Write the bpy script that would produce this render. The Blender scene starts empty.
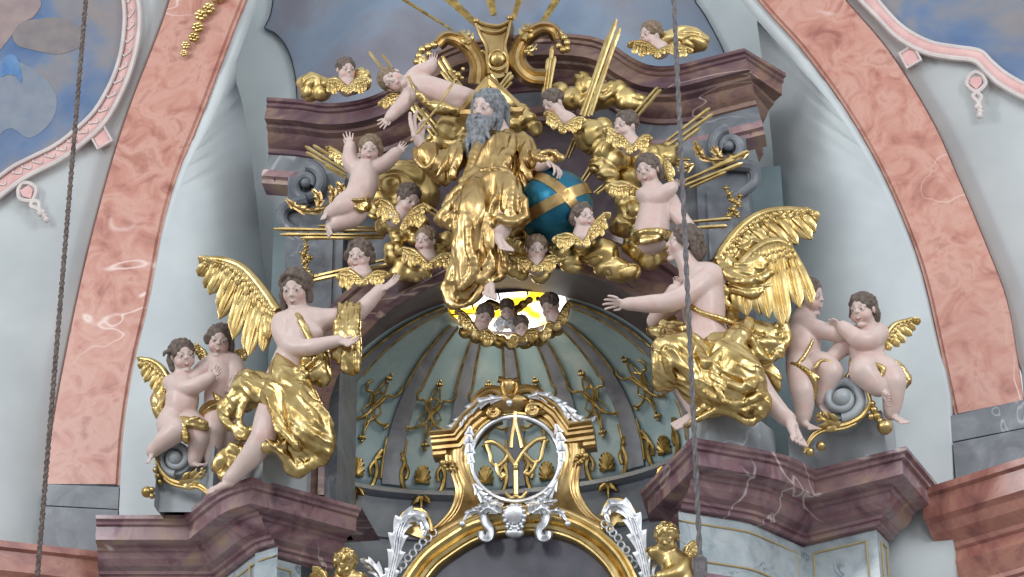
import bpy, math, random
import numpy as np
from mathutils import Vector, Matrix

random.seed(7)
SC = bpy.context.scene
COL = SC.collection
R2D = math.radians

# ------------------------------------------------------------------ camera
IW, IH = 1024, 577
PITCH, YAW, ROLL = R2D(27.0), R2D(9.0), R2D(0.5)
FPX = 2462.0
DIST = 22.4
A3 = lambda *v: np.array(v, dtype=float)
_f = A3(-math.sin(YAW) * math.cos(PITCH), math.cos(YAW) * math.cos(PITCH), math.sin(PITCH))
_r0 = A3(math.cos(YAW), math.sin(YAW), 0)
_u0 = np.cross(_r0, _f)
CR = _r0 * math.cos(ROLL) - _u0 * math.sin(ROLL)      # camera right
CU = _u0 * math.cos(ROLL) + _r0 * math.sin(ROLL)      # camera up
CB = -_f                                               # towards the viewer
TARGET = A3(0, 0, 11.6)
CAM = TARGET - _f * DIST


def ray(px, py):
    return _f + CR * (px - IW / 2) / FPX - CU * (py - IH / 2) / FPX


def P(px, py, Y):
    d = ray(px, py)
    return CAM + d * ((Y - CAM[1]) / d[1])


def PZ(px, py, z):
    d = ray(px, py)
    return CAM + d * ((z - CAM[2]) / d[2])


PXM = DIST / FPX                                       # metres per pixel near the altar

cam_data = bpy.data.cameras.new('camera')
cam_data.sensor_width = 36.0
cam_data.lens = FPX / IW * 36.0
cam_data.clip_end = 200
cam = bpy.data.objects.new('camera', cam_data)
COL.objects.link(cam)
cam.matrix_world = Matrix(((CR[0], CU[0], CB[0], CAM[0]), (CR[1], CU[1], CB[1], CAM[1]),
                           (CR[2], CU[2], CB[2], CAM[2]), (0, 0, 0, 1)))
SC.camera = cam

# ------------------------------------------------------------------ materials


def rgb(r, g, b):
    f = lambda c: (c / 255 / 12.92) if c / 255 <= 0.04045 else ((c / 255 + 0.055) / 1.055) ** 2.4
    return (f(r), f(g), f(b), 1.0)


class NT:
    """small helper round a node tree"""

    def __init__(self, name):
        self.m = bpy.data.materials.new(name)
        self.m.use_nodes = True
        self.t = self.m.node_tree
        self.t.nodes.clear()
        self.out = self.n('ShaderNodeOutputMaterial')
        self.b = self.n('ShaderNodeBsdfPrincipled')
        self.l(self.b.outputs[0], self.out.inputs[0])

    def n(self, typ, **kw):
        x = self.t.nodes.new(typ)
        for k, v in kw.items():
            if k in x.inputs:
                x.inputs[k].default_value = v
            else:
                setattr(x, k, v)
        return x

    def l(self, a, b):
        self.t.links.new(a, b)

    def coord(self, scale=(1, 1, 1), rot=(0, 0, 0)):
        g = self.n('ShaderNodeNewGeometry')
        mp = self.n('ShaderNodeMapping')
        mp.inputs['Scale'].default_value = scale
        mp.inputs['Rotation'].default_value = rot
        self.l(g.outputs['Position'], mp.inputs['Vector'])
        return mp.outputs[0]

    def noise(self, co, scale, detail=5, rough=0.55, dist=0.0):
        x = self.n('ShaderNodeTexNoise')
        x.inputs['Scale'].default_value = scale
        x.inputs['Detail'].default_value = detail
        x.inputs['Roughness'].default_value = rough
        x.inputs['Distortion'].default_value = dist
        self.l(co, x.inputs['Vector'])
        return x.outputs[0]

    def ramp(self, fac, stops, interp='LINEAR'):
        x = self.n('ShaderNodeValToRGB')
        cr = x.color_ramp
        cr.interpolation = interp
        while len(cr.elements) < len(stops):
            cr.elements.new(0.5)
        for e, (p, c) in zip(cr.elements, stops):
            e.position = p
            e.color = c
        self.l(fac, x.inputs[0])
        return x.outputs[0]

    def mix(self, fac, a, b, mode='MIX'):
        x = self.n('ShaderNodeMix', data_type='RGBA', blend_type=mode)
        for sock, v in ((x.inputs[0], fac), (x.inputs[6], a), (x.inputs[7], b)):
            if isinstance(v, (float, int)):
                sock.default_value = v
            elif isinstance(v, tuple):
                sock.default_value = v
            else:
                self.l(v, sock)
        return x.outputs[2]

    def bump(self, h, strength=0.2, dist=0.02):
        x = self.n('ShaderNodeBump')
        x.inputs['Strength'].default_value = strength
        x.inputs['Distance'].default_value = dist
        self.l(h, x.inputs['Height'])
        self.l(x.outputs[0], self.b.inputs['Normal'])

    def set(self, **kw):
        for k, v in kw.items():
            s = self.b.inputs[k.replace('_', ' ')]
            if isinstance(v, (float, int, tuple)):
                s.default_value = v
            else:
                self.l(v, s)
        return self


W1, K0 = (1, 1, 1, 1), (0, 0, 0, 1)


def m_metal(name, c1, c2, rough, bump=0.25, scale=9.0):
    t = NT(name)
    co = t.coord()
    n1 = t.noise(co, scale, 4)
    c = t.ramp(n1, [(0.35, c1), (0.68, c2)])
    n2 = t.noise(co, scale * 4, 3)
    r = t.n('ShaderNodeMapRange')
    r.inputs['To Min'].default_value = rough * 0.75
    r.inputs['To Max'].default_value = rough * 1.35
    t.l(n2, r.inputs['Value'])
    t.set(Base_Color=c, Metallic=1.0, Roughness=r.outputs[0])
    t.bump(n2, bump, 0.01)
    return t.m


def m_marble(name, cols, scale=2.0, vein=None, vein_scale=1.2, vein_w=0.02, rough=0.25, dist=1.0, sq=(1, 1, 1), spec=0.5):
    t = NT(name)
    co = t.coord(sq)
    n1 = t.noise(co, scale, 8, 0.6, dist)
    k = len(cols)
    c = t.ramp(n1, [(0.3 + 0.4 * i / max(1, k - 1), cc) for i, cc in enumerate(cols)])
    if vein:
        nv = t.noise(t.coord(sq, (0.4, 0.9, 0.3)), vein_scale, 3, 0.5, 1.2)
        v = t.ramp(nv, [(0.5 - vein_w, K0), (0.5, W1), (0.5 + vein_w, K0)])
        nm = t.noise(co, vein_scale * 0.6, 2)
        msk = t.ramp(nm, [(0.48, K0), (0.56, W1)])
        f = t.mix(1.0, v, msk, 'MULTIPLY')
        c = t.mix(f, c, vein)
    t.set(Base_Color=c, Roughness=rough, Specular_IOR_Level=spec)
    return t.m


def m_plain(name, c1, c2, rough=0.7, scale=3.0, bump=0.1, spec=0.3):
    t = NT(name)
    co = t.coord()
    n1 = t.noise(co, scale, 6)
    t.set(Base_Color=t.ramp(n1, [(0.35, c1), (0.65, c2)]), Roughness=rough, Specular_IOR_Level=spec)
    if bump:
        t.bump(t.noise(co, scale * 8, 4), bump, 0.01)
    return t.m


def m_attr(name, rough=0.4, bump=0.0, spec=0.4):
    t = NT(name)
    a = t.n('ShaderNodeAttribute')
    a.attribute_name = 'paint'
    co = t.coord()
    n = t.noise(co, 14, 4)
    c = t.mix(t.ramp(n, [(0.4, (0.93, 0.93, 0.93, 1)), (0.65, W1)]), K0, a.outputs['Color'])
    t.set(Base_Color=c, Roughness=rough, Specular_IOR_Level=spec)
    return t.m


M = {}
M['gold'] = m_metal('gold leaf', rgb(178, 150, 94), rgb(220, 196, 138), 0.29, 0.05, 6)
M['gold_soft'] = m_metal('soft cloud gold', rgb(196, 168, 106), rgb(230, 206, 146), 0.38, 0.05, 5)
M['gold_red'] = m_metal('worn gold leaf', rgb(160, 130, 84), rgb(206, 178, 124), 0.30, 0.06, 5)
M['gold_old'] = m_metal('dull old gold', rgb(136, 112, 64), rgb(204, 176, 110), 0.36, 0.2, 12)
M['silver'] = m_metal('silver leaf', rgb(196, 198, 202), rgb(246, 247, 248), 0.40, 0.08)
M['marble_red'] = m_marble('salmon marble', [rgb(158, 102, 90), rgb(192, 134, 118), rgb(204, 156, 140), rgb(176, 118, 102)], 3.2,
                           rgb(232, 206, 196), 0.45, 0.006, 0.36, 1.2)
M['marble_course'] = m_marble('brownish red marble', [rgb(124, 82, 80), rgb(164, 108, 98), rgb(188, 134, 116), rgb(142, 92, 88)], 1.8,
                              rgb(222, 190, 176), 0.6, 0.006, 0.2, 1.2)
M['marble_purple'] = m_marble('purple marble', [rgb(92, 62, 70), rgb(134, 102, 110), rgb(160, 130, 130), rgb(178, 150, 124)], 2.2,
                              rgb(226, 210, 204), 0.9, 0.012, 0.14, 1.2)
M['marble_brown'] = m_marble('brown purple marble', [rgb(80, 54, 62), rgb(104, 78, 84), rgb(144, 116, 100), rgb(96, 68, 74)], 1.8,
                             rgb(200, 176, 160), 0.7, 0.008, 0.2, 1.0, (0.6, 1, 1.6))
M['marble_blue'] = m_marble('pale blue grey marble', [rgb(138, 150, 158), rgb(170, 182, 186), rgb(190, 198, 200)], 3.0,
                            rgb(110, 120, 134), 2.0, 0.01, 0.18, 1.5)
M['marble_grey'] = m_marble('grey stucco marble', [rgb(138, 144, 150), rgb(158, 164, 168), rgb(174, 180, 182)], 1.6,
                            rgb(196, 200, 204), 1.1, 0.01, 0.4, 1.0)
M['marble_dark'] = m_marble('dark grey marble', [rgb(84, 88, 96), rgb(112, 116, 122), rgb(140, 144, 148)], 2.2,
                            rgb(176, 178, 180), 0.9, 0.01, 0.4, 1.0)
M['stucco_line'] = m_plain('yellow painted line', rgb(176, 156, 112), rgb(196, 176, 130), 0.5)
M['plaster'] = m_plain('white plaster', rgb(192, 199, 200), rgb(206, 212, 212), 0.85, 1.2, 0.04, 0.15)
M['plaster_grey'] = m_plain('grey white plaster', rgb(188, 198, 200), rgb(206, 214, 214), 0.85, 1.0, 0.04, 0.15)
M['pink'] = m_plain('pink painted border', rgb(214, 168, 164), rgb(228, 190, 184), 0.8, 5)
M['cream'] = m_plain('cream stucco relief', rgb(204, 194, 190), rgb(218, 208, 204), 0.8, 5)
M['teal'] = m_marble('teal painted conch', [rgb(134, 160, 170), rgb(152, 176, 182), rgb(182, 196, 198)], 2.4, None, rough=0.45, dist=0.8)
M['recess'] = m_plain('grey green recess plaster', rgb(108, 124, 128), rgb(128, 142, 144), 0.7, 2)
M['rib'] = m_marble('slate grey rib', [rgb(100, 104, 116), rgb(120, 124, 134), rgb(140, 144, 152)], 3.0, None, rough=0.42)
M['soffit'] = m_marble('dark plum soffit', [rgb(64, 50, 58), rgb(84, 70, 78), rgb(104, 92, 98)], 2.2, None, rough=0.4)
M['slate'] = m_marble('slate blue backing', [rgb(84, 88, 98), rgb(106, 112, 120), rgb(130, 136, 142)], 1.6, None, rough=0.45)
M['dark'] = m_plain('dark paint', rgb(34, 32, 34), rgb(52, 48, 50), 0.6, 3)
M['rope'] = m_plain('brown hemp rope', rgb(84, 74, 70), rgb(120, 108, 102), 0.9, 30, 0.3)
M['cable'] = m_plain('grey cable', rgb(92, 88, 88), rgb(122, 118, 118), 0.7, 20, 0.2)
M['skin'] = m_attr('polychrome skin', 0.36)
M['hair'] = m_plain('brown painted hair', rgb(84, 72, 66), rgb(122, 108, 98), 0.5, 30, 0.3)
M['hair_fair'] = m_plain('fair brown painted hair', rgb(112, 94, 76), rgb(150, 130, 106), 0.5, 30, 0.3)
M['hair_grey'] = m_plain('grey painted hair', rgb(98, 102, 106), rgb(150, 154, 158), 0.5, 30, 0.3)
M['globe'] = m_metal('teal lacquer', rgb(30, 92, 118), rgb(52, 124, 148), 0.30, 0.05, 3)
M['globe'].node_tree.nodes['Principled BSDF'].inputs['Metallic'].default_value = 0.75


def m_fresco(name, base, cols, scale=0.55):
    t = NT(name)
    co = t.coord()
    n1 = t.noise(co, scale, 7, 0.55, 0.6)
    c = t.ramp(n1, [(0.34, base[0]), (0.46, base[1]), (0.54, cols[0]), (0.66, cols[1])])
    n2 = t.noise(co, scale * 3, 6, 0.6, 0.3)
    c = t.mix(t.ramp(n2, [(0.45, K0), (0.75, (0.45, 0.45, 0.45, 1))]), c, cols[2])
    t.set(Base_Color=c, Roughness=0.85, Specular_IOR_Level=0.15)
    return t.m


M['fresco_sky'] = m_fresco('grey blue fresco', (rgb(120, 138, 160), rgb(136, 150, 168)), (rgb(138, 138, 148), rgb(124, 122, 132), rgb(156, 162, 172)))
M['fresco_blue'] = m_fresco('blue fresco', (rgb(88, 112, 148), rgb(110, 128, 156)), (rgb(136, 136, 142), rgb(150, 138, 134), rgb(120, 118, 124)), 0.7)

# ------------------------------------------------------------------ objects


def loc_of(parent):
    v = A3(0, 0, 0)
    p = parent
    while p is not None:
        v = v + A3(*p.location)
        p = p.parent
    return v


def add(name, verts, faces, mat, parent=None, smooth=True, paint=None, origin=None, label=None):
    """one mesh object; verts are given in world space"""
    verts = np.asarray(verts, dtype=float)
    org = A3(*origin) if origin is not None else (loc_of(parent) if parent is not None else
                                                  A3(*((verts.min(0) + verts.max(0)) / 2)[:2], verts[:, 2].min()))
    me = bpy.data.meshes.new(name)
    lv = verts - org
    if isinstance(faces, np.ndarray):
        nf, k = faces.shape
        me.vertices.add(len(lv))
        me.vertices.foreach_set('co', lv.astype(np.float32).ravel())
        me.loops.add(nf * k)
        me.loops.foreach_set('vertex_index', faces.astype(np.int32).ravel())
        me.polygons.add(nf)
        me.polygons.foreach_set('loop_start', np.arange(0, nf * k, k, dtype=np.int32))
        me.update(calc_edges=True)
        me.validate()
    else:
        me.from_pydata([tuple(v) for v in lv], [], faces)
        me.update()
    if smooth:
        me.polygons.foreach_set('use_smooth', [True] * len(me.polygons))
        if smooth != True:
            me.set_sharp_from_angle(angle=R2D(smooth))
    if paint is not None:
        ca = me.color_attributes.new('paint', 'FLOAT_COLOR', 'POINT')
        cc = np.ones((len(verts), 4), dtype=np.float32)
        cc[:, :paint.shape[1]] = paint
        ca.data.foreach_set('color', cc.ravel())
    me.materials.append(M[mat] if isinstance(mat, str) else mat)
    o = bpy.data.objects.new(name, me)
    COL.objects.link(o)
    if parent is not None:
        o.parent = parent
        o.location = Vector(org - loc_of(parent))
    else:
        o.location = Vector(org)
    if label:
        o['label'] = label
    return o


def tag(o, label, cat, group=None):
    o['label'] = label
    o['category'] = cat
    if group:
        o['group'] = group
    return o


def struct(o):
    o['kind'] = 'structure'
    return o


def thing(name, label, cat, at, group=None):
    o = bpy.data.objects.new(name, None)
    o.empty_display_size = 0.1
    COL.objects.link(o)
    o.location = Vector(at)
    return tag(o, label, cat, group)


class MB:
    """collects pieces of one mesh (world space)"""

    def __init__(self):
        self.v, self.f = [], []

    def put(self, vs, fs):
        b = len(self.v)
        self.v.extend([tuple(map(float, q)) for q in vs])
        self.f.extend([tuple(b + i for i in f) for f in fs])
        return self

    def add(self, name, mat, parent=None, smooth=35, **kw):
        return add(name, self.v, self.f, mat, parent, smooth, **kw)


def crom(pts, n):
    """Catmull-Rom resample of a list of equal-length tuples"""
    p = np.asarray(pts, dtype=float)
    if len(p) < 3:
        t = np.linspace(0, 1, n + 1)[:, None]
        return p[0] * (1 - t) + p[-1] * t
    q = np.vstack([2 * p[0] - p[1], p, 2 * p[-1] - p[-2]])
    out = []
    m = len(p) - 1
    for t in np.linspace(0, m, n + 1):
        i = min(int(t), m - 1)
        u = t - i
        a, b, c, d = q[i:i + 4]
        out.append(0.5 * ((2 * b) + (c - a) * u + (2 * a - 5 * b + 4 * c - d) * u * u + (3 * b - a - 3 * c + d) * u ** 3))
    return np.array(out)


def unit(v):
    v = np.asarray(v, dtype=float)
    return v / (np.linalg.norm(v) + 1e-12)


def tube(mb, pts, rad, seg=8, flat=1.0, up=None, closed=False):
    """tube round a polyline of world points; flat<1 squashes it along the view-facing axis"""
    p = np.asarray(pts, dtype=float)
    n = len(p)
    rad = np.broadcast_to(np.asarray(rad, dtype=float), (n,))
    vs, fs = [], []
    side = None
    for i in range(n):
        a = p[(i - 1) % n] if (closed or i > 0) else p[i]
        b = p[(i + 1) % n] if (closed or i < n - 1) else p[i]
        t = unit(b - a)
        u = A3(*up) if up is not None else CB
        s = np.cross(u, t)
        if np.linalg.norm(s) < 0.05:
            s = side if side is not None else np.cross(CR, t)
        s = unit(s)
        side = s
        w = unit(np.cross(t, s))
        for k in range(seg):
            an = 2 * math.pi * k / seg
            vs.append(p[i] + s * math.cos(an) * rad[i] + w * math.sin(an) * rad[i] * flat)
    m = n if closed else n - 1
    for i in range(m):
        for k in range(seg):
            j = (i + 1) % n
            fs.append((i * seg + k, i * seg + (k + 1) % seg, j * seg + (k + 1) % seg, j * seg + k))
    if not closed:
        fs.append(tuple(range(seg))[::-1])
        fs.append(tuple((n - 1) * seg + k for k in range(seg)))
    mb.put(vs, fs)
    return mb


def ball(mb, c, r, seg=12, rings=8, frame=None):
    r = np.broadcast_to(np.asarray(r, dtype=float), (3,))
    fr = frame if frame is not None else np.array([CR, CB, CU])
    vs, fs = [], []
    for i in range(rings + 1):
        ph = math.pi * i / rings
        for k in range(seg):
            th = 2 * math.pi * k / seg
            l = A3(math.sin(ph) * math.cos(th) * r[0], math.sin(ph) * math.sin(th) * r[1], math.cos(ph) * r[2])
            vs.append(A3(*c) + l @ fr)
    for i in range(rings):
        for k in range(seg):
            q = (i * seg + k, (i + 1) * seg + k, (i + 1) * seg + (k + 1) % seg, i * seg + (k + 1) % seg)
            fs.append(q)
    mb.put(vs, fs)
    return mb


def prism(mb, front, depth):
    """polygon (world points, any plane) extruded by the vector depth"""
    n = len(front)
    fr = [A3(*p) for p in front]
    bk = [p + A3(*depth) for p in fr]
    fs = [tuple(range(n)), tuple(range(2 * n - 1, n - 1, -1))]
    for i in range(n):
        j = (i + 1) % n
        fs.append((i, n + i, n + j, j)[::-1])
    mb.put(fr + bk, fs)
    return mb


def box(mb, lo, hi):
    x0, y0, z0 = lo
    x1, y1, z1 = hi
    vs = [(x0, y0, z0), (x1, y0, z0), (x1, y1, z0), (x0, y1, z0), (x0, y0, z1), (x1, y0, z1), (x1, y1, z1), (x0, y1, z1)]
    mb.put(vs, [(0, 3, 2, 1), (4, 5, 6, 7), (0, 1, 5, 4), (1, 2, 6, 5), (2, 3, 7, 6), (3, 0, 4, 7)])
    return mb


def sweep_h(mb, plan, prof, z0, inner=None):
    """horizontal moulding: plan = xy polyline of the wall face, prof = [(out, dz)...] open profile; out is to the right of travel... """
    p = np.asarray(plan, dtype=float)[:, :2]
    n = len(p)
    k = len(prof)
    vs, fs = [], []
    for i in range(n):
        def nrm(a, b):
            t = unit(b - a)
            return A3(t[1], -t[0], 0)[:2]
        if i == 0:
            m = nrm(p[0], p[1])
        elif i == n - 1:
            m = nrm(p[-2], p[-1])
        else:
            n1, n2 = nrm(p[i - 1], p[i]), nrm(p[i], p[i + 1])
            m = (n1 + n2) / max(0.3, 1 + float(n1 @ n2))
        for (o, dz) in prof:
            vs.append((p[i][0] + m[0] * o, p[i][1] + m[1] * o, z0 + dz))
    for i in range(n - 1):
        for j in range(k - 1):
            fs.append((i * k + j, i * k + j + 1, (i + 1) * k + j + 1, (i + 1) * k + j))
    mb.put(vs, fs)
    return mb


def sweep_v(mb, path, prof, ydir=(0, -1, 0), closed=False, cap=True):
    """moulding along a path lying in an upright plane; prof = [(along in-plane normal, towards viewer)], normal = left of travel"""
    p = np.asarray(path, dtype=float)
    yd = A3(*ydir)
    n, k = len(p), len(prof)
    vs, fs = [], []
    for i in range(n):
        def nrm(a, b):
            return unit(np.cross(yd, unit(b - a)))
        if closed:
            n1, n2 = nrm(p[i - 1], p[i]), nrm(p[i], p[(i + 1) % n])
            m = (n1 + n2) / max(0.35, 1 + float(n1 @ n2))
        elif i == 0:
            m = nrm(p[0], p[1])
        elif i == n - 1:
            m = nrm(p[-2], p[-1])
        else:
            n1, n2 = nrm(p[i - 1], p[i]), nrm(p[i], p[i + 1])
            m = (n1 + n2) / max(0.35, 1 + float(n1 @ n2))
        for (o, d) in prof:
            vs.append(p[i] + m * o + yd * d)
    for i in range(n if closed else n - 1):
        j2 = (i + 1) % n
        for j in range(k - 1):
            fs.append((i * k + j, j2 * k + j, j2 * k + j + 1, i * k + j + 1))
    if cap and not closed:
        fs.append(tuple(range(k)))
        fs.append(tuple((n - 1) * k + j for j in range(k))[::-1])
    mb.put(vs, fs)
    return mb


# ------------------------------------------------------------------ solid modelling on a voxel field


def vnoise(p, seed=0):
    """smooth value noise, p (N,3) -> (N,) in 0..1"""
    i = np.floor(p).astype(np.int64)
    f = (p - i).astype(np.float32)
    f = f * f * (3 - 2 * f)
    def h(dx, dy, dz):
        x = (i[:, 0] + dx) * 374761393 + (i[:, 1] + dy) * 668265263 + (i[:, 2] + dz) * 2147483647 + seed * 974711
        x = (x ^ (x >> 13)) * 1274126177
        x = x ^ (x >> 16)
        return (x & 0xffff).astype(np.float32) / 65535.0
    r = 0
    for dx in (0, 1):
        wx = f[:, 0] if dx else 1 - f[:, 0]
        for dy in (0, 1):
            wy = f[:, 1] if dy else 1 - f[:, 1]
            for dz in (0, 1):
                wz = f[:, 2] if dz else 1 - f[:, 2]
                r = r + h(dx, dy, dz) * wx * wy * wz
    return r


class Field:
    def __init__(self, vox=0.009):
        self.vox = vox
        self.pr = []
        self.splats = []
        self.disp = []
        self.base = A3(0.62, 0.42, 0.37)

    # primitives (world metres)
    def cone(self, a, b, ra, rb, k=0.02, op=1):
        self.pr.append(('c', A3(*a), A3(*b), float(ra), float(rb), float(k), op))
        return self

    def ell(self, c, r, fr=None, k=0.02, op=1):
        fr = np.array([CR, CB, CU]) if fr is None else np.asarray(fr)
        self.pr.append(('e', A3(*c), np.broadcast_to(np.asarray(r, float), (3,)), fr, float(k), op))
        return self

    def chain(self, pts, k=0.02, n=None, op=1):
        """pts: rows of x,y,z,r"""
        q = crom(pts, n) if n else np.asarray(pts, float)
        for a, b in zip(q[:-1], q[1:]):
            self.cone(a[:3], b[:3], max(a[3], 0.002), max(b[3], 0.002), k, op)
        return self

    def paint(self, c, r, col, s=1.0):
        self.splats.append((A3(*c), r, A3(*col[:3]), s))

    def mesh(self):
        vx = self.vox
        lo, hi = A3(1e9, 1e9, 1e9), A3(-1e9, -1e9, -1e9)
        bbs = []
        for q in self.pr:
            if q[0] == 'c':
                r = max(q[3], q[4])
                l, h = np.minimum(q[1], q[2]) - r, np.maximum(q[1], q[2]) + r
                k = q[5]
            else:
                ext = np.sqrt(((q[3] * q[2][:, None]) ** 2).sum(0))
                l, h = q[1] - ext, q[1] + ext
                k = q[4]
            bbs.append((l - k - 3 * vx, h + k + 3 * vx))
            if q[-1] > 0:
                lo, hi = np.minimum(lo, l), np.maximum(hi, h)
        mg = 5 * vx + 0.02
        lo, hi = lo - mg, hi + mg
        n = np.ceil((hi - lo) / vx).astype(int) + 1
        d = np.full(n, 0.3, np.float32)
        ax = [lo[i] + np.arange(n[i]) * vx for i in range(3)]
        for q, (l, h) in zip(self.pr, bbs):
            i0 = np.clip(np.floor((l - lo) / vx).astype(int), 0, n)
            i1 = np.clip(np.ceil((h - lo) / vx).astype(int) + 1, 0, n)
            if (i1 <= i0).any():
                continue
            sl = tuple(slice(a, b) for a, b in zip(i0, i1))
            X = ax[0][sl[0]][:, None, None].astype(np.float32)
            Y = ax[1][sl[1]][None, :, None].astype(np.float32)
            Z = ax[2][sl[2]][None, None, :].astype(np.float32)
            if q[0] == 'c':
                a, b, ra, rb, k, op = q[1:]
                ab = b - a
                L2 = float(ab @ ab) + 1e-12
                t = ((X - a[0]) * ab[0] + (Y - a[1]) * ab[1] + (Z - a[2]) * ab[2]) / L2
                t = np.clip(t, 0, 1).astype(np.float32)
                e = np.sqrt((X - a[0] - t * ab[0]) ** 2 + (Y - a[1] - t * ab[1]) ** 2 + (Z - a[2] - t * ab[2]) ** 2) - (ra + (rb - ra) * t)
            else:
                c, r, fr, k, op = q[1:]
                k0 = 0
                k1 = 0
                for ii in range(3):
                    u = ((X - c[0]) * fr[ii][0] + (Y - c[1]) * fr[ii][1] + (Z - c[2]) * fr[ii][2]) / r[ii]
                    k0 = k0 + u * u
                    k1 = k1 + (u / r[ii]) ** 2
                k0 = np.sqrt(k0)
                e = k0 * (k0 - 1) / (np.sqrt(k1) + 1e-6)
            g = d[sl]
            if op > 0:
                hh = np.clip(0.5 + 0.5 * (g - e) / k, 0, 1)
                d[sl] = g + (e - g) * hh - k * hh * (1 - hh)
            else:
                e = -e
                hh = np.clip(0.5 - 0.5 * (g - e) / k, 0, 1)
                d[sl] = g + (e - g) * hh + k * hh * (1 - hh)
        for (fn, band) in self.disp:
            w = np.nonzero(np.abs(d) < band)
            pts = np.stack([ax[i][w[i]] for i in range(3)], 1)
            d[w] = d[w] + fn(pts)
        V, F = surface_nets(d)
        V = V * vx + lo
        return V, F

    def paints(self, V):
        c = np.tile(self.base, (len(V), 1))
        for (p, r, col, s) in self.splats:
            w = np.clip(1.25 - np.linalg.norm(V - p, axis=1) / r * 1.0, 0, 1)
            w = np.clip(w * 2.2, 0, 1)[:, None] * s
            c = c * (1 - w) + col * w
        return c

    def add(self, name, mat, parent=None, paint=False, **kw):
        V, F = self.mesh()
        return add(name, V, F, mat, parent, True, paint=self.paints(V) if paint else None, **kw)


def surface_nets(d):
    nx, ny, nz = d.shape
    s = d < 0
    cnt = np.zeros((nx - 1, ny - 1, nz - 1), np.int8)
    for a in (0, 1):
        for b in (0, 1):
            for c in (0, 1):
                cnt += s[a:nx - 1 + a, b:ny - 1 + b, c:nz - 1 + c]
    act = np.nonzero((cnt > 0) & (cnt < 8))
    N = len(act[0])
    idx = np.full(cnt.shape, -1, np.int32)
    idx[act] = np.arange(N)
    I = np.stack(act, 1)
    val = {}
    for a in (0, 1):
        for b in (0, 1):
            for c in (0, 1):
                val[(a, b, c)] = d[I[:, 0] + a, I[:, 1] + b, I[:, 2] + c]
    acc = np.zeros((N, 3), np.float32)
    num = np.zeros(N, np.float32)
    ks = list(val)
    for u in ks:
        for ax in range(3):
            if u[ax] == 0:
                w = list(u)
                w[ax] = 1
                w = tuple(w)
                va, vb = val[u], val[w]
                m = (va < 0) != (vb < 0)
                t = np.where(m, va / np.where(m, va - vb, 1), 0)
                pos = np.tile(np.array(u, np.float32), (N, 1))
                pos[:, ax] += t
                acc += pos * m[:, None]
                num += m
    V = I + acc / num[:, None]
    quads = []
    for ax in range(3):
        b, c = (ax + 1) % 3, (ax + 2) % 3
        sa = [slice(None)] * 3
        sb = [slice(None)] * 3
        sa[ax] = slice(0, -1)
        sb[ax] = slice(1, None)
        A, B = s[tuple(sa)], s[tuple(sb)]
        ch = A != B
        e = np.stack(np.nonzero(ch), 1)
        ok = (e[:, b] > 0) & (e[:, c] > 0) & (e[:, b] < d.shape[b] - 1) & (e[:, c] < d.shape[c] - 1)
        e = e[ok]
        inside = A[e[:, 0], e[:, 1], e[:, 2]]
        q = []
        for (ob, oc) in ((0, 0), (-1, 0), (-1, -1), (0, -1)):
            g = e.copy()
            g[:, b] += ob
            g[:, c] += oc
            q.append(idx[g[:, 0], g[:, 1], g[:, 2]])
        q = np.stack(q, 1)
        q[~inside] = q[~inside][:, ::-1]
        quads.append(q)
    F = np.concatenate(quads)
    return V, F[(F >= 0).all(1)]
# ================================================================== the church walls


def ribbon(mb, a, Ya, b, Yb, n=24):
    """surface between two pixel-traced edges, each lying in its own upright plane"""
    A = crom([P(x, y, Ya) for x, y in a], n)
    B = crom([P(x, y, Yb) for x, y in b], n)
    k = len(A)
    fs = [(i, k + i, k + i + 1, i + 1) for i in range(k - 1)]
    mb.put(list(A) + list(B), fs)
    return mb


def solidify(o, t, off=1.0):
    m = o.modifiers.new('thick', 'SOLIDIFY')
    m.thickness = t
    m.offset = off
    return o


L_OUT = [(176, -60), (169, 0), (130, 104), (107, 177), (83, 270), (62, 370), (50, 440), (46, 484)]
L_IN = [(272, -60), (244, 0), (198, 120), (177, 172), (161, 229), (148, 300), (132, 370), (123, 430), (119, 484)]
R_IN = [(716, -60), (760, 0), (802, 47), (844, 104), (880, 166), (906, 224), (924, 276), (941, 350), (955, 414)]
R_OUT = [(796, -60), (846, 0), (890, 52), (932, 120), (958, 177), (984, 239), (1007, 300), (1018, 360), (1024, 400)]


BY = 0.42


def band(name, outer, inner):
    A = crom([P(x, y, BY) for x, y in outer], 40)
    B = crom([P(x, y, BY) for x, y in inner], 40)
    mb = MB()
    prof = [(A, 0.45), (A, 0.02), (A * .985 + B * .015, 0.0), (A * .05 + B * .95, 0.0), (A * .035 + B * .965, 0.03), (B, 0.03), (B, 0.08)]
    k = len(A)
    vs = []
    for q, d in prof:
        vs += [p + A3(0, d, 0) for p in q]
    fs = []
    for j in range(len(prof) - 1):
        for i in range(k - 1):
            fs.append((j * k + i, j * k + i + 1, (j + 1) * k + i + 1, (j + 1) * k + i))
    mb.put(vs, fs)
    o = mb.add(name, 'marble_red', smooth=30)
    return struct(o)


band('trim_1', L_OUT, L_IN)
band('trim_2', R_OUT, R_IN)

# upright walls outside the bands
mb = MB()
ribbon(mb, [(-220, -70), (-220, 0), (-220, 100), (-220, 300), (-220, 700)], BY + .2, L_OUT[:-1] + [(46, 484), (40, 620)], BY + .2, 40)
struct(solidify(mb.add('wall_left', 'plaster'), 0.1, 0))
mb = MB()
ribbon(mb, R_OUT[:-1] + [(1024, 400), (1032, 640)], BY + .2, [(1250, -70), (1250, 0), (1250, 100), (1250, 300), (1250, 700)], BY + .2, 40)
struct(solidify(mb.add('wall_right', 'plaster'), 0.1, 0))

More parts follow.
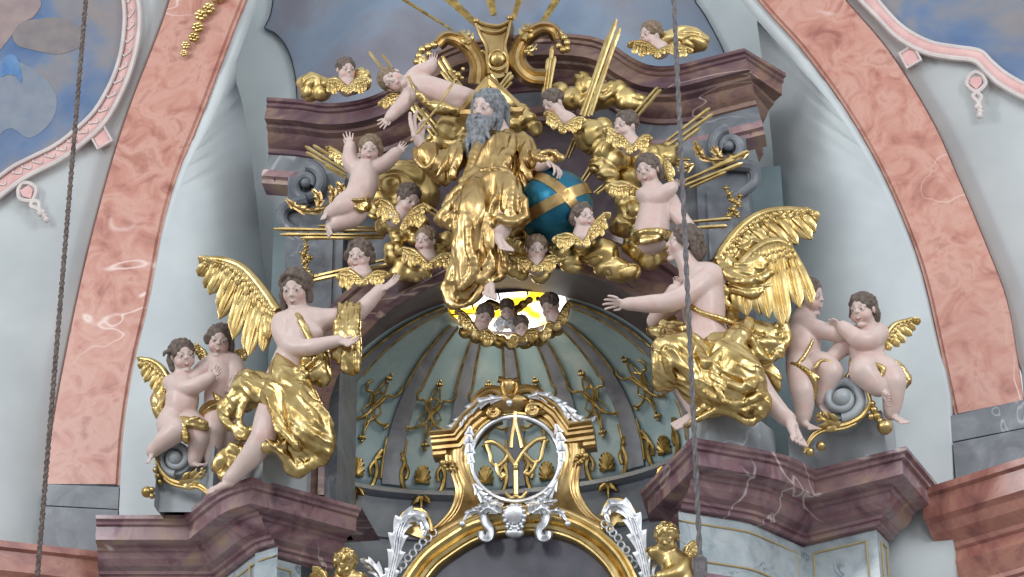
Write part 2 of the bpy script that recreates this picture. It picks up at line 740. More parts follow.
# splayed reveals between band and altar recess
mb = MB()
ribbon(mb, L_IN + [(112, 640)], BY + .06, [(196, -60), (206, 20), (221, 78), (232, 115), (242, 156), (250, 205), (257, 262), (264, 300), (268, 350), (271, 500), (271, 640)], 1.1)
struct(solidify(mb.add('wall_left_reveal', 'plaster'), 0.15, -1))
mb = MB()
ribbon(mb, [(766, -60), (768, 0), (771, 18), (778, 100), (785, 198), (790, 300), (795, 500), (795, 640)], 1.1, R_IN + [(962, 640)], BY + .06)
struct(solidify(mb.add('wall_right_reveal', 'plaster'), 0.15, -1))

# back of the recess and its fresco
mb = MB()
prism(mb, [P(20, 760, 1.75), P(1000, 760, 1.75), P(1000, -140, 1.75), P(20, -140, 1.75)], (0, 0.3, 0))
struct(mb.add('wall_back', 'plaster_grey', smooth=False))
sky = crom([(276, -60), (274, -20), (273, 0), (270, 16), (264, 28)], 12)[:-1].tolist() + \
    crom([(264, 28), (276, 34), (287, 48), (294, 70), (297, 100), (297, 180)], 14).tolist() + \
    crom([(740, 160), (728, 70), (722, 48), (713, 30), (703, 12), (693, -5), (684, -60)], 14).tolist()
mb = MB()
prism(mb, [P(x, y, 1.70) for x, y in sky], (0, 0.06, 0))
struct(mb.add('wall_fresco_back', 'fresco_sky', smooth=False))
mb = MB()
tube(mb, [P(x, y, 1.69) for x, y in sky], 0.006, 6)
struct(mb.add('trim_3', 'dark'))


# side frescoes in scalloped painted borders
def fresco(name, name_b, inner, outer_pts, away):
    e = crom(inner, 40)
    mb = MB()
    prism(mb, [P(x, y, BY + .07) for x, y in e.tolist() + away], (0, 0.05, 0))
    struct(mb.add(name, 'fresco_blue', smooth=False))
    mb = MB()
    o = crom(outer_pts, 40)
    ribbon(mb, inner, BY + .06, outer_pts, BY + .06, 40)
    struct(solidify(mb.add(name_b, 'pink'), 0.03, 1))
    mb = MB()
    for q, r in ((e, 0.022), (o, 0.026)):
        tube(mb, [P(x, y, BY + .04) for x, y in q], r, 6)
    mid = (e + o) / 2
    for i in range(1, 39, 2):
        a, b = mid[i], mid[i + 1]
        t = unit(b - a)
        nn = A3(-t[1], t[0])
        L = 8.5
        q = [a - t * L * .5 + nn * 1.5, a - t * L * .2 - nn * 2, a + t * L * .3 + nn * 1, a + t * L * .6 + nn * 3.0, a + t * L * .45 + nn * 4.2]
        tube(mb, crom([P(x, y, BY + .05) for x, y in q], 10), 0.010, 5)
    return struct(mb.add(name_b.replace('border', 'scrolls'), 'cream'))


fresco('wall_fresco_left', 'wall_border_left',
       [(118, -30), (124, 5), (124, 30), (120, 56), (111, 82), (95, 110), (75, 130), (54, 146), (30, 158), (8, 170), (-30, 200)],
       [(132, -30), (139, 5), (139, 32), (133, 62), (122, 92), (105, 122), (83, 143), (60, 160), (36, 172), (16, 184), (-30, 220)],
       [(-200, 200), (-200, -70), (118, -70)])
fresco('wall_fresco_right', 'wall_border_right',
       [(862, -20), (884, 8), (904, 28), (930, 42), (956, 47), (980, 51), (992, 62), (1008, 75), (1034, 88), (1100, 110)],
       [(846, -14), (876, 16), (898, 38), (926, 53), (952, 58), (974, 61), (986, 72), (1002, 86), (1034, 102), (1100, 124)],
       [(1240, 110), (1240, -70), (862, -70)])


def wall_drop(name, cx, cy, s, rot, pts_below):
    """small painted stucco cartouche hanging under the fresco border"""
    mb = MB()
    ca, sa = math.cos(rot), math.sin(rot)
    T = lambda x, y: P(cx + (x * ca - y * sa) * s, cy + (x * sa + y * ca) * s, BY + .05)
    for q in ([(-1, -1), (-1.5, .2), (-.8, 1.1), (0, 1.6)], [(1, -1), (1.5, .2), (.8, 1.1), (0, 1.6)], [(-1, -1), (0, -1.5), (1, -1)],
              [(0, 1.6), (-.6, 2.2), (0, 3.0), (.2, 3.6)], [(0, 1.6), (.7, 2.3), (.3, 3.3), (0.6, 4.2)]):
        tube(mb, crom([T(*p) for p in q], 10), 0.02 * s / 6, 6)
    for (x, y) in ((0, 3.9), (.4, 4.6), (.3, 5.2)):
        ball(mb, T(x, y), 0.03 * s / 6, 8, 6)
    struct(mb.add(name, 'cream'))
    mb = MB()
    prism(mb, [T(x, y) for x, y in ((-.8, -.8), (-.9, .2), (0, 1.1), (.9, .2), (.8, -.8))], (0, 0.04, 0))
    struct(mb.add(name, 'pink', smooth=False))


wall_drop('trim_4', 27, 192, 6.5, -0.55, 0)
wall_drop('trim_5', 976, 82, 6.5, -0.05, 0)
for nm, cx, cy in (('trim_6', 101, 138), ('trim_7', 910, 57)):
    mb = MB()
    prism(mb, [P(cx + x, cy + y, BY + .06) for x, y in ((-9, -3), (3, -10), (9, 3), (-3, 9))], (0, 0.05, 0))
    struct(mb.add(nm, 'pink', smooth=False))
    mb = MB()
    tube(mb, [P(cx + x, cy + y, BY + .05) for x, y in ((-11, -3), (3, -12), (11, 3), (-3, 11))], 0.018, 5, closed=True)
    struct(mb.add(nm, 'cream'))


# painted ellipse-like stains: the angel and drapery in the left fresco, as raised painted shapes
def blob_panel(name, pts, col, Y=BY + .064):
    mb = MB()
    e = crom(pts + [pts[0]], 30)[:-1]
    prism(mb, [P(x, y, Y) for x, y in e], (0, 0.01, 0))
    struct(mb.add(name, col, smooth=False))


M['fresco_flesh'] = m_plain('faded pink fresco flesh', rgb(146, 130, 132), rgb(160, 142, 138), 0.85, 6)
M['fresco_brown'] = m_plain('faded brown fresco wing', rgb(126, 120, 122), rgb(140, 132, 130), 0.85, 6)
M['fresco_cobalt'] = m_plain('bright blue fresco cloth', rgb(86, 122, 168), rgb(112, 144, 182), 0.85, 6)
M['fresco_mist'] = m_plain('pale fresco cloud', rgb(124, 134, 148), rgb(136, 142, 152), 0.85, 6)
blob_panel('wall_fresco_cloud', [(-20, 70), (10, 60), (40, 74), (56, 96), (52, 120), (30, 138), (8, 128), (-20, 150)], 'fresco_mist', BY + .066)
blob_panel('wall_fresco_wing', [(10, 26), (30, 20), (62, 18), (82, 30), (80, 46), (58, 54), (34, 50), (16, 44)], 'fresco_brown')
blob_panel('wall_fresco_figure', [(-14, 8), (6, -6), (40, 0), (34, 16), (20, 24), (8, 40), (-4, 54), (-14, 60)], 'fresco_flesh', BY + .062)
blob_panel('wall_fresco_cloth', [(2, 60), (10, 54), (18, 60), (22, 82), (16, 76), (8, 74), (0, 76)], 'fresco_cobalt', BY + .060)

# dark plinths under the bands
for nm, q1, q2 in (('baseboard_left', [(43, 484), (119, 487), (118, 509), (43, 505)], [(40, 506), (118, 510), (113, 556), (38, 545)]),
                   ('baseboard_right', [(950, 416), (1040, 396), (1042, 424), (951, 442)], [(953, 443), (1042, 425), (1044, 462), (956, 482)])):
    mb = MB()
    prism(mb, [P(x, y, BY - .03) for x, y in q1], (0, 0.5, 0))
    prism(mb, [P(x, y, BY - .06) for x, y in q2], (0, 0.5, 0))
    struct(mb.add(nm, 'marble_dark', smooth=False))


# marble string courses on the side walls (horizontal in space, their depth follows from the traced edge)
def course(name, pts, prof):
    zz = [q for q in pts if len(q) > 2][0]
    z = P(*zz)[2]
    plan = [PZ(x, y, z) for x, y, *_ in pts]
    mb = MB()
    sweep_h(mb, plan, prof, z)
    struct(mb.add(name, 'marble_course', smooth=18))


COURSE = [(-0.6, 0.02), (0, 0), (0, -.06), (-.04, -.08), (-.05, -.26), (-.10, -.30), (-.14, -.38), (-.24, -.46), (-.25, -.50), (-.28, -.52), (-.26, -.62), (-.30, -.72),
          (-.34, -.80), (-.34, -.84), (-.37, -.86), (-.37, -1.3)]
course('trim_8', [(918, 490, 0.25), (1024, 457), (1120, 428)], COURSE)
course('trim_9', [(-110, 527), (0, 540), (116, 553, BY - .1)], COURSE)

# gilt rosette drop on the left band
rs = thing('rosette_garland', 'gilded garland of rosettes hanging high on the left salmon marble band', 'garland', P(205, 30, BY - .05))
for (x, y, r) in ((217, -4, 6.5), (209, 8, 6), (201, 15, 6), (198, 27, 5.5), (194, 37, 5), (186, 45, 4.2), (184, 53, 3.4)):
    mb = MB()
    c = P(x, y, BY - .07)
    R = r * 1.25 * PXM
    for k in range(6):
        a = k * math.pi / 3 + r
        ball(mb, c + (CR * math.cos(a) + CU * math.sin(a)) * R * 0.55, (R * .48, R * .4, R * .48), 8, 6)
    ball(mb, c + CB * R * 0.4, R * 0.32, 8, 6)
    mb.add('rosette', 'gold', rs)

# ================================================================== altar architecture
ZC = P(251, 477, -0.9)[2]                              # top of the pier cornices
PIER = [(0, 0), (0, -.035), (-.03, -.05), (-.035, -.075), (-.065, -.085), (-.07, -.205), (-.10, -.215), (-.20, -.225), (-.21, -.25), (-.24, -.26),
        (-.26, -.31), (-.31, -.36), (-.37, -.385), (-.38, -.41), (-.41, -.415), (-.42, -.45), (-.47, -.455), (-.47, -.47)]


def offset_plan(plan, d):
    p = np.asarray(plan)[:, :2]
    n = len(p)
    out = []
    for i in range(n):
        nr = lambda a, b: A3(unit(b - a)[1], -unit(b - a)[0])
        if i == 0:
            m = nr(p[0], p[1])
        elif i == n - 1:
            m = nr(p[-2], p[-1])
        else:
            n1, n2 = nr(p[i - 1], p[i]), nr(p[i], p[i + 1])
            m = (n1 + n2) / max(0.3, 1 + float(n1 @ n2))
        out.append(p[i] + m * d)
    return np.array(out)


def pier(name, label, px, curve, cut):
    pl = [PZ(x, y, ZC) for x, y in px]
    a, b = curve                                        # indices between which the front bulges
    mid = crom(pl[a:b + 1], 10)
    plan = pl[:a] + list(mid) + pl[b + 1:]
    c = np.mean(pl, axis=0)
    t = thing(name, label, 'altar pier', (c[0], 0.2, ZC - 1.6))
    mb = MB()
    sweep_h(mb, plan, PIER, ZC)
    top = [(p[0], p[1], ZC) for p in plan]
    back = [(top[-1][0], 0.75, ZC), (top[0][0], 0.75, ZC)]
    mb.put(top + back, [tuple(range(len(top) + 2))])
    mb.add('cornice', 'marble_purple', t, 16)
    fr = offset_plan(plan, -0.47)
    if cut > 0:
        fr[0] = fr[1] + (fr[0] - fr[1]) * .5
    else:
        fr[-1] = fr[-2] + (fr[-1] - fr[-2]) * .6
    mb = MB()
    sweep_h(mb, fr, [(0, 0), (0, -0.52)], ZC - .46)
    mb.add('frieze', 'marble_blue', t, 28)
    mb = MB()
    sweep_h(mb, fr, [(0, 0), (.04, -.01), (.05, -.05), (.09, -.06), (.09, -.14), (.02, -.16), (.02, -.9)], ZC - .98)
    mb.add('architrave', 'marble_purple', t, 28)
    # yellow line frames on the frieze faces
    def panel(i, j):
        A, B = A3(*fr[i], ZC - .46), A3(*fr[j], ZC - .46)
        L = np.linalg.norm(B - A)
        if L < .25:
            return
        tt = unit(B - A)
        nn = A3(tt[1], -tt[0], 0) * 0.006
        idx = list(range(i, j + 1))
        m = MB()
        up = [A3(*fr[k], ZC - .55) for k in idx]
        up[0], up[-1] = up[0] + tt * .1, up[-1] - tt * .1
        dn = [q - A3(0, 0, .33) for q in up]
        for q in (up, dn, [up[0], dn[0]], [up[-1], dn[-1]]):
            tube(m, [p + nn for p in q], 0.009, 6)
        m.add('painted_line', 'stucco_line', t)
    na = len(mid)
    segs = [(k, k + 1) for k in range(a)] + [(a, a + na - 1)] + [(k, k + 1) for k in range(a + na - 1, len(plan) - 1)]
    for i, j in segs:
        panel(i, j)
    return t, plan


pierL, planL = pier('altar_pier', 'left purple marble pier with projecting cornice carrying the front-facing angel',
                    [(96, 515), (184, 515), (217, 489), (251, 477), (289, 487), (361, 507)], (1, 3), -1)
pierR, planR = pier('altar_pier', 'right purple marble pier with projecting cornice carrying the profile angel',
                    [(640, 491), (692, 437), (730, 444), (782, 454), (816, 469), (906, 446), (937, 483)], (1, 4), 1)


# grey pedestal blocks standing on the piers
def block(name, label, px, z0, h, back=0.5):
    base = [PZ(x, y, z0) for x, y in px]
    base = [(base[0][0], back)] + [(b[0], b[1]) for b in base] + [(base[-1][0], back)]
    c = np.mean(base, axis=0)
    vs, fs = [], []
    lev = [(0, 1.0), (h - .05, 1.0), (h - .015, .985), (h, .96)]
    n = len(base)
    for dz, k in lev:
        vs += [(c[0] + (b[0] - c[0]) * k, c[1] + (b[1] - c[1]) * k, z0 + dz) for b in base]
    for l in range(3):
        fs += [(l * n + i, l * n + (i + 1) % n, (l + 1) * n + (i + 1) % n, (l + 1) * n + i) for i in range(n)]
    fs.append(tuple(3 * n + i for i in range(n)))
    o = MB().put(vs, fs).add(name, 'marble_grey', smooth=25)
    return tag(o, label, 'pedestal')


block('pedestal_block', 'grey stone block on the left pier beneath the front-facing angel', [(240, 497), (250, 484), (262, 482), (306, 494)], ZC - .02, 0.36)
block('pedestal_block', 'grey stone block on the left pier beneath the two embracing cherubs', [(154, 506), (158, 512), (200, 512), (212, 500)], ZC - .03, 0.53)
block('pedestal_block', 'pale grey stone block on the right pier beneath the profile angel', [(690, 452), (708, 441), (760, 450), (776, 462)], ZC, 0.30)
block('pedestal_block', 'grey stone block on the right pier beneath the two wrestling cherubs', [(790, 470), (816, 472), (886, 455), (898, 466)], ZC, 0.42)

# ---- conch (quarter ellipsoid) -----------------------------------------------------------------
CY = 0.44
ZS = P(510, 436, 0.2)[2]
CX = P(499, 400, CY)[0]
EA, EB, EH = 1.78, 1.02, 1.57


def CPT(al, ph, ins=0.0):
    """al: azimuth in degrees (0 = right, 180 = left), ph: elevation in degrees"""
    a, p = R2D(al), R2D(ph)
    v = A3(math.cos(a) * math.cos(p), math.sin(a) * math.cos(p), math.sin(p))
    n = unit(v / A3(EA, EB, EH))
    return A3(CX, CY, ZS) + v * A3(EA, EB, EH) - n * ins


def ph_top(al):
    return 72 - 12 * math.sin(R2D(al)) ** 2 - 2.5 * math.cos(R2D(al))


conch = thing('apse_conch', 'teal painted half dome with slate ribs behind the monogram medallion', 'half dome', (CX, CY + EB, ZS))
mb = MB()
NA, NP = 60, 24
vs = []
for i in range(NA + 1):
    al = 180 * i / NA
    for j in range(NP + 1):
        vs.append(CPT(al, ph_top(al) * j / NP))
fs = [(i * (NP + 1) + j, (i + 1) * (NP + 1) + j, (i + 1) * (NP + 1) + j + 1, i * (NP + 1) + j + 1) for i in range(NA) for j in range(NP)]
mb.put(vs, fs)
solidify(mb.add('shell', 'teal', conch, True), 0.06, 1)
mb = MB()
plan = [(CX + EA * math.cos(R2D(a)), CY + EB * math.sin(R2D(a))) for a in np.linspace(180, 0, 40)]
sweep_h(mb, plan, [(0.0, 0.0), (.05, -.01), (.07, -.06), (.03, -.09), (0, -.1), (0, -.45), (.03, -.46), (.03, -.5), (0, -.51), (0, -2.2)], ZS)
mb.add('apse_wall', 'slate', conch, 30)


def on_conch(mb, pts, r, seg=6, ins=0.02):
    tube(mb, [CPT(a, p, ins) for a, p in pts], r, seg)


RA = [12, 49.3, 70.9, 90, 109.1, 130.7, 168]           # azimuths of the ribs


def hw(al):
    return 2.7 / max(.5, math.sin(R2D(al)))


for al in RA:
    H = hw(al)
    mb = MB()
    vs, fs = [], []
    n = 20
    for j in range(n + 1):
        ph = 1 + (ph_top(al) - 2) * j / n
        for (da, ins) in ((-H, 0.0), (-H, .03), (-H * .3, .04), (H * .3, .04), (H, .03), (H, 0.0)):
            vs.append(CPT(al + da, ph, ins))
    for j in range(n):
        for k in range(5):
            fs.append((j * 6 + k, j * 6 + k + 1, (j + 1) * 6 + k + 1, (j + 1) * 6 + k))
    mb.put(vs, fs)
    rb = mb.add('rib', 'rib', conch, 30)
    for sgn in (-1, 1):
        for lo, hi in ((3, 18), (37, ph_top(al) - 1)):
            mb = MB()
            on_conch(mb, [(al + sgn * (H + .4), p) for p in np.linspace(lo, hi, 12)], 0.012, 6, 0.03)
            mb.add('gilt_strip', 'gold_old', rb)
for a0, a1 in zip(RA[:-1], RA[1:]):
    al = (a0 + a1) / 2
    if al < 40:
        al += 4
    if al > 140:
        al -= 4
    WA = min((a1 - a0) / 2, 14) - hw(al)
    q = lambda u, w: (al + u * (WA + .6), 28 + w * 9.5)
    mb = MB()
    for s in (-1, 1):
        on_conch(mb, [q(*p) for p in crom([(-.86 * s, -.75), (-1.0 * s, -.55), (-.72 * s, -.62), (-.25 * s, -.4), (.12 * s, .05), (.45 * s, .5), (.8 * s, .52), (1.0 * s, .8), (.84 * s, .95)], 24)], 0.013, 6, .03)
        on_conch(mb, [q(*p) for p in ((0, .62), (.42 * s, .42), (.26 * s, .1), (.5 * s, -.2), (0, -.62))], 0.010, 6, .03)
        on_conch(mb, [q(*p) for p in crom([(.10 * s, 1.0), (.22 * s, .5), (-.12 * s, -.2), (0, -1.0)], 10)], 0.010, 6, .03)
    for w in (1.18, -1.22):
        for (u2, w2, r) in ((0, 0, .022), (.12, 0, .017), (-.12, 0, .017), (0, .15, .017), (0, -.15, .017)):
            ball(mb, CPT(*q(u2, w + w2), .03), r, 8, 6)
    mb.add('strapwork', 'gold_old', conch)
    mb = MB()
    q2 = lambda u, w: (al + u * (WA + .4), 2.0 + w * 7.5)
    for s in (-1, 1):
        for k in range(2):
            on_conch(mb, [q2(*p) for p in crom([(1.0 * s, 1.5 - .3 * k), (.8 * s, 1.0), (.92 * s, .5 - .1 * k), (.74 * s, -.3), (.4 * s, -.6), (.14 * s, -.35)], 14)], 0.022, 6, .03)
        on_conch(mb, [q2(*p) for p in crom([(.8 * s, 1.0), (.62 * s, .6), (.7 * s, .2)], 6)], 0.018, 6, .03)
    for k in range(9):
        a = math.pi * k / 8
        on_conch(mb, [q2(0, .1), q2(.3 * math.cos(a), .15 + .75 * math.sin(a))], [0.012, 0.03], 6, .035)
    b = CPT(*q2(0, -.5), .03)
    for s in (-1, 0, 1):
        tube(mb, [b, b + A3(s * .05, -.02, -.07), b + A3(s * .085, -.03, -.11)], [.02, .032, .006], 6)
    tube(mb, [b + A3(0, -.02, -.08), b + A3(0, -.02, -.2)], [.02, .005], 6)
    mb.add('shell_ornament', 'gold_old', conch)

# window in the crown of the conch, with its glazing bars
wn = 30
edge = [CPT(al, ph_top(al), 0) for al in np.linspace(180, 0, wn)]
cen = A3(CX, CY, CPT(0, 74)[2])
front = [A3(x, CY - .05, edge[0][2] + .02) for x in np.linspace(edge[-1][0], edge[0][0], 8)[1:-1]]
loop = [e for e in edge] + front
mb = MB()
n = len(loop)
up = [p * 1.0 + A3(0, .0, .22) for p in loop]
mb.put(loop + up, [(i, (i + 1) % n, n + (i + 1) % n, n + i) for i in range(n)])
win = struct(mb.add('window_1', 'soffit', smooth=40))
t = NT('sunlit yellow glass')
co = t.coord()
nz = t.noise(co, 2.6, 2)
em = t.n('ShaderNodeEmission')
t.l(t.ramp(nz, [(0.38, rgb(255, 196, 40)), (0.46, rgb(255, 240, 190)), (0.5, W1)]), em.inputs[0])
em.inputs[1].default_value = 2.6
t.l(em.outputs[0], t.out.inputs[0])
M['glass'] = t.m
mb = MB()
mb.put([p + A3(0, 0, .05) for p in loop], [tuple(range(n))])
win_glass = mb.add('pane', 'glass', win, False)
mb = MB()
zt = edge[0][2] + .03
for x in (-.27, .0, .27):
    tube(mb, [A3(CX + x, CY - .05, zt + .02), A3(CX + x, CY + .62, zt - .1)], .008, 6)
tube(mb, [A3(CX - .5, CY + .25, zt - .04), A3(CX + .5, CY + .25, zt - .04)], .008, 6)
mb.add('glazing_bar', 'dark', win)

# ---- archivolt, soffit and storey above -------------------------------------------------------
AY = -0.32
AX = P(508, 300, AY)[0]
zi = P(506, 268, AY)[2]
IA, IH_ = 1.63, zi - ZS


def arc(a, h, y, n=48, lo=0, hi=180, x=None):
    return [A3((AX if x is None else x) - a * math.cos(R2D(t)), y, ZS + h * math.sin(R2D(t))) for t in np.linspace(lo, hi, n)]


archv = thing('altar_arch', 'purple brown marble arch framing the teal half dome', 'arch', (AX, AY, ZS))
mb = MB()
inn = arc(IA, IH_, AY)
inn = [inn[0] - A3(0, 0, ZS - ZC - .02)] + inn + [inn[-1] - A3(0, 0, ZS - ZC - .02)]
W_ = [(0.0, 0.0), (.0, .03), (.05, .05), (.07, .02), (.10, .02), (.36, .02), (.38, .05), (.43, .06), (.45, .02), (.45, -.7)]
k = len(W_)
vs, fs = [], []
for i, p in enumerate(inn):
    t_ = math.pi * min(max(i - 1, 0), 47) / 47
    nrm = unit(A3(-math.cos(t_) / IA, 0, math.sin(t_) / IH_))
    for o_, d_ in W_:
        vs.append(p + nrm * o_ + A3(0, -d_, 0))
for i in range(len(inn) - 1):
    for j in range(k - 1):
        fs.append((i * k + j, i * k + j + 1, (i + 1) * k + j + 1, (i + 1) * k + j)[::-1])
mb.put(vs, fs)
mb.add('archivolt', 'marble_brown', archv, 30)
mb = MB()
cin = [CPT(a, 74 if 0 else 0, 0) for a in ()]
front_c = [A3(CX - EA * math.cos(R2D(t)), CY, ZS + EH * math.sin(R2D(t))) for t in np.linspace(0, 180, 48)]
front_c = [front_c[0] - A3(0, 0, ZS - ZC - .02)] + front_c + [front_c[-1] - A3(0, 0, ZS - ZC - .02)]
mb.put(list(inn) + front_c, [(i, i + 1, 51 + i, 50 + i) for i in range(49)])
mb.add('soffit', 'soffit', archv, 40)
# wall of the upper storey, with the arch cut out
mb = MB()
o2 = arc(IA + .40, IH_ + .40, 0.28)
topz = P(508, 100, .28)[2]
tp = [A3(p[0], .28, max(topz, p[2])) for p in o2]
mb.put(list(o2) + tp, [(i, i + 1, 49 + i, 48 + i)[::-1] for i in range(47)])
up_wall = tag(mb.add('storey_wall', 'soffit', smooth=False), 'dark slate wall of the upper altar storey behind the gilded clouds', 'altar wall')
solidify(up_wall, 0.2, 1)


def pilaster(label, x0, x1, zb, zt_, s):
    t = thing('volute_pilaster', label, 'pilaster', ((x0 + x1) / 2, .1, zb))
    mb = MB()
    box(mb, (x0, -.02, zb), (x1, .7, zt_))
    box(mb, (x0 + .09, -.05, zb + .1), (x1 - .09, .0, zt_ - .55))
    mb.add('shaft', 'marble_dark', t, 20)
    xc = (x0 + x1) / 2 + s * .08
    # S-shaped volute capital
    mb = MB()
    pts = [(xc + s * .17 * math.cos(a) * (1 - .7 * u), -.08, zt_ - .13 + .2 * math.sin(a) * (1 - .7 * u))
           for u in np.linspace(0, 1, 40) for a in (math.pi / 2 + u * 4.2 * math.pi * .62,)]
    tube(mb, pts, np.linspace(.06, .035, 40), 10)
    ball(mb, (xc, -.1, zt_ - .13), .05, 12, 8)
    tube(mb, crom([(xc - s * .02, -.08, zt_ - .30), (xc + s * .2, -.06, zt_ - .36), (xc + s * .2, -.05, zt_ - .52), (xc - s * .02, -.04, zt_ - .66)], 14), np.linspace(.07, .04, 15), 10)
    mb.add('volute', 'marble_dark', t)
    return t


pl0, pl1 = P(284, 300, 0)[0], P(342, 300, 0)[0]
pr0, pr1 = P(700, 250, 0)[0], P(752, 250, 0)[0]
ztp = P(312, 176, 0)[2]
pilaster('left grey marble pilaster with scroll capital under the pediment', pl0, pl1, ZC, ztp, -1)
pilaster('right grey marble pilaster with scroll capital under the pediment', pr0, pr1, ZC, ztp, 1)
for lab, a, b in (('left grey green recessed wall strip beside the pilaster', pl0 - .33, pl0), ('right grey green recessed wall strip beside the pilaster', pr1, pr1 + .28)):
    mb = MB()
    box(mb, (a, .75, ZC), (b, 1.15, ztp + .1))
    tag(mb.add('recess_panel', 'recess', smooth=False), lab, 'altar wall')
for lab, a, b in (('left grey panel between the pilaster and the gilded clouds', pl1, pl1 + .5), ('right grey panel between the gilded clouds and the pilaster', pr0 - .55, pr0)):
    mb = MB()
    box(mb, (a, .12, P(312, 300, 0)[2]), (b, .3, ztp + .1))
    tag(mb.add('side_panel', 'marble_dark', smooth=False), lab, 'altar wall')

# ---- curved pediment ---------------------------------------------------------------------------
ped = thing('pediment', 'purple brown marble pediment whose cornice swings up to the gilded scrolls', 'pediment', P(508, 110, -.2))
raw = [(267, 97), (298, 99)], [(298, 99), (330, 103), (362, 99), (388, 88), (412, 68), (432, 54), (460, 42), (506, 36), (550, 33), (590, 36), (612, 44), (630, 56), (650, 65), (676, 65), (712, 56)], [(712, 56), (744, 48)]
path = [P(x, y, -.2) for x, y in raw[0]][:1] + list(crom([P(x, y, -.2) for x, y in raw[1]], 60)) + [P(*raw[2][1], -.2)]
PED = [(0, -1.0), (0, 0), (-.035, 0), (-.045, -.03), (-.075, -.03), (-.085, -.055), (-.2, -.06), (-.205, -.16), (-.23, -.17), (-.25, -.24), (-.30, -.27), (-.345, -.33),
       (-.36, -.36), (-.40, -.37), (-.405, -.40)]
mb = MB()
sweep_v(mb, path, PED)
mb.add('cornice', 'marble_brown', ped, 30)
mb = MB()
sweep_v(mb, path, [(-.40, -.40), (-.60, -.40)])
mb.add('frieze', 'marble_dark', ped, 30)
mb = MB()
sweep_v(mb, path, [(-.60, -.40), (-.60, -.34), (-.67, -.34), (-.68, -.39), (-.72, -.40), (-.74, -.6)])
mb.add('architrave', 'marble_purple', ped, 30)
# returns of the pediment at both ends
for s, q in ((-1, path[0]), (1, path[-1])):
    mb = MB()
    prof = [(0, 0), (-.035, 0), (-.045, -.03), (-.075, -.03), (-.085, -.055), (-.2, -.06), (-.205, -.16), (-.23, -.17), (-.25, -.24), (-.30, -.27), (-.345, -.33), (-.36, -.36), (-.40, -.37),
            (-.405, -.40), (-.60, -.40), (-.60, -.34), (-.67, -.34), (-.72, -.40)]
    far = PZ(774, 66, q[2]) - q if s > 0 else A3(-.06, .5, 0)
    far = far * ((.62 if s > 0 else 1.0) / np.linalg.norm(far))
    vs = []
    for yy in (0, 1):
        for o_, d_ in prof:
            vs.append(A3(q[0] + s * d_ * yy * .8, q[1] - d_, q[2] + o_) + far * yy)
    k = len(prof)
    mb.put(vs, [(j, j + 1, k + j + 1, k + j) for j in range(k - 1)])
    mb.add('cornice_return', 'marble_brown', ped, 30)
# ================================================================== sculpture kit
SKIN = rgb(213, 190, 181)[:3]
LIP, BLUSH, IRIS, BROW, WHITE = rgb(176, 70, 72), rgb(214, 150, 140), rgb(62, 50, 46), rgb(120, 96, 84), rgb(232, 226, 220)


def rotv(v, ax, a):
    ax = unit(ax)
    return v * math.cos(a) + np.cross(ax, v) * math.sin(a) + ax * float(ax @ v) * (1 - math.cos(a))


def fibo(n):
    for i in range(n):
        z = 1 - (2 * i + 1) / n
        a = i * 2.399963
        r = math.sqrt(1 - z * z)
        yield A3(r * math.cos(a), r * math.sin(a), z)


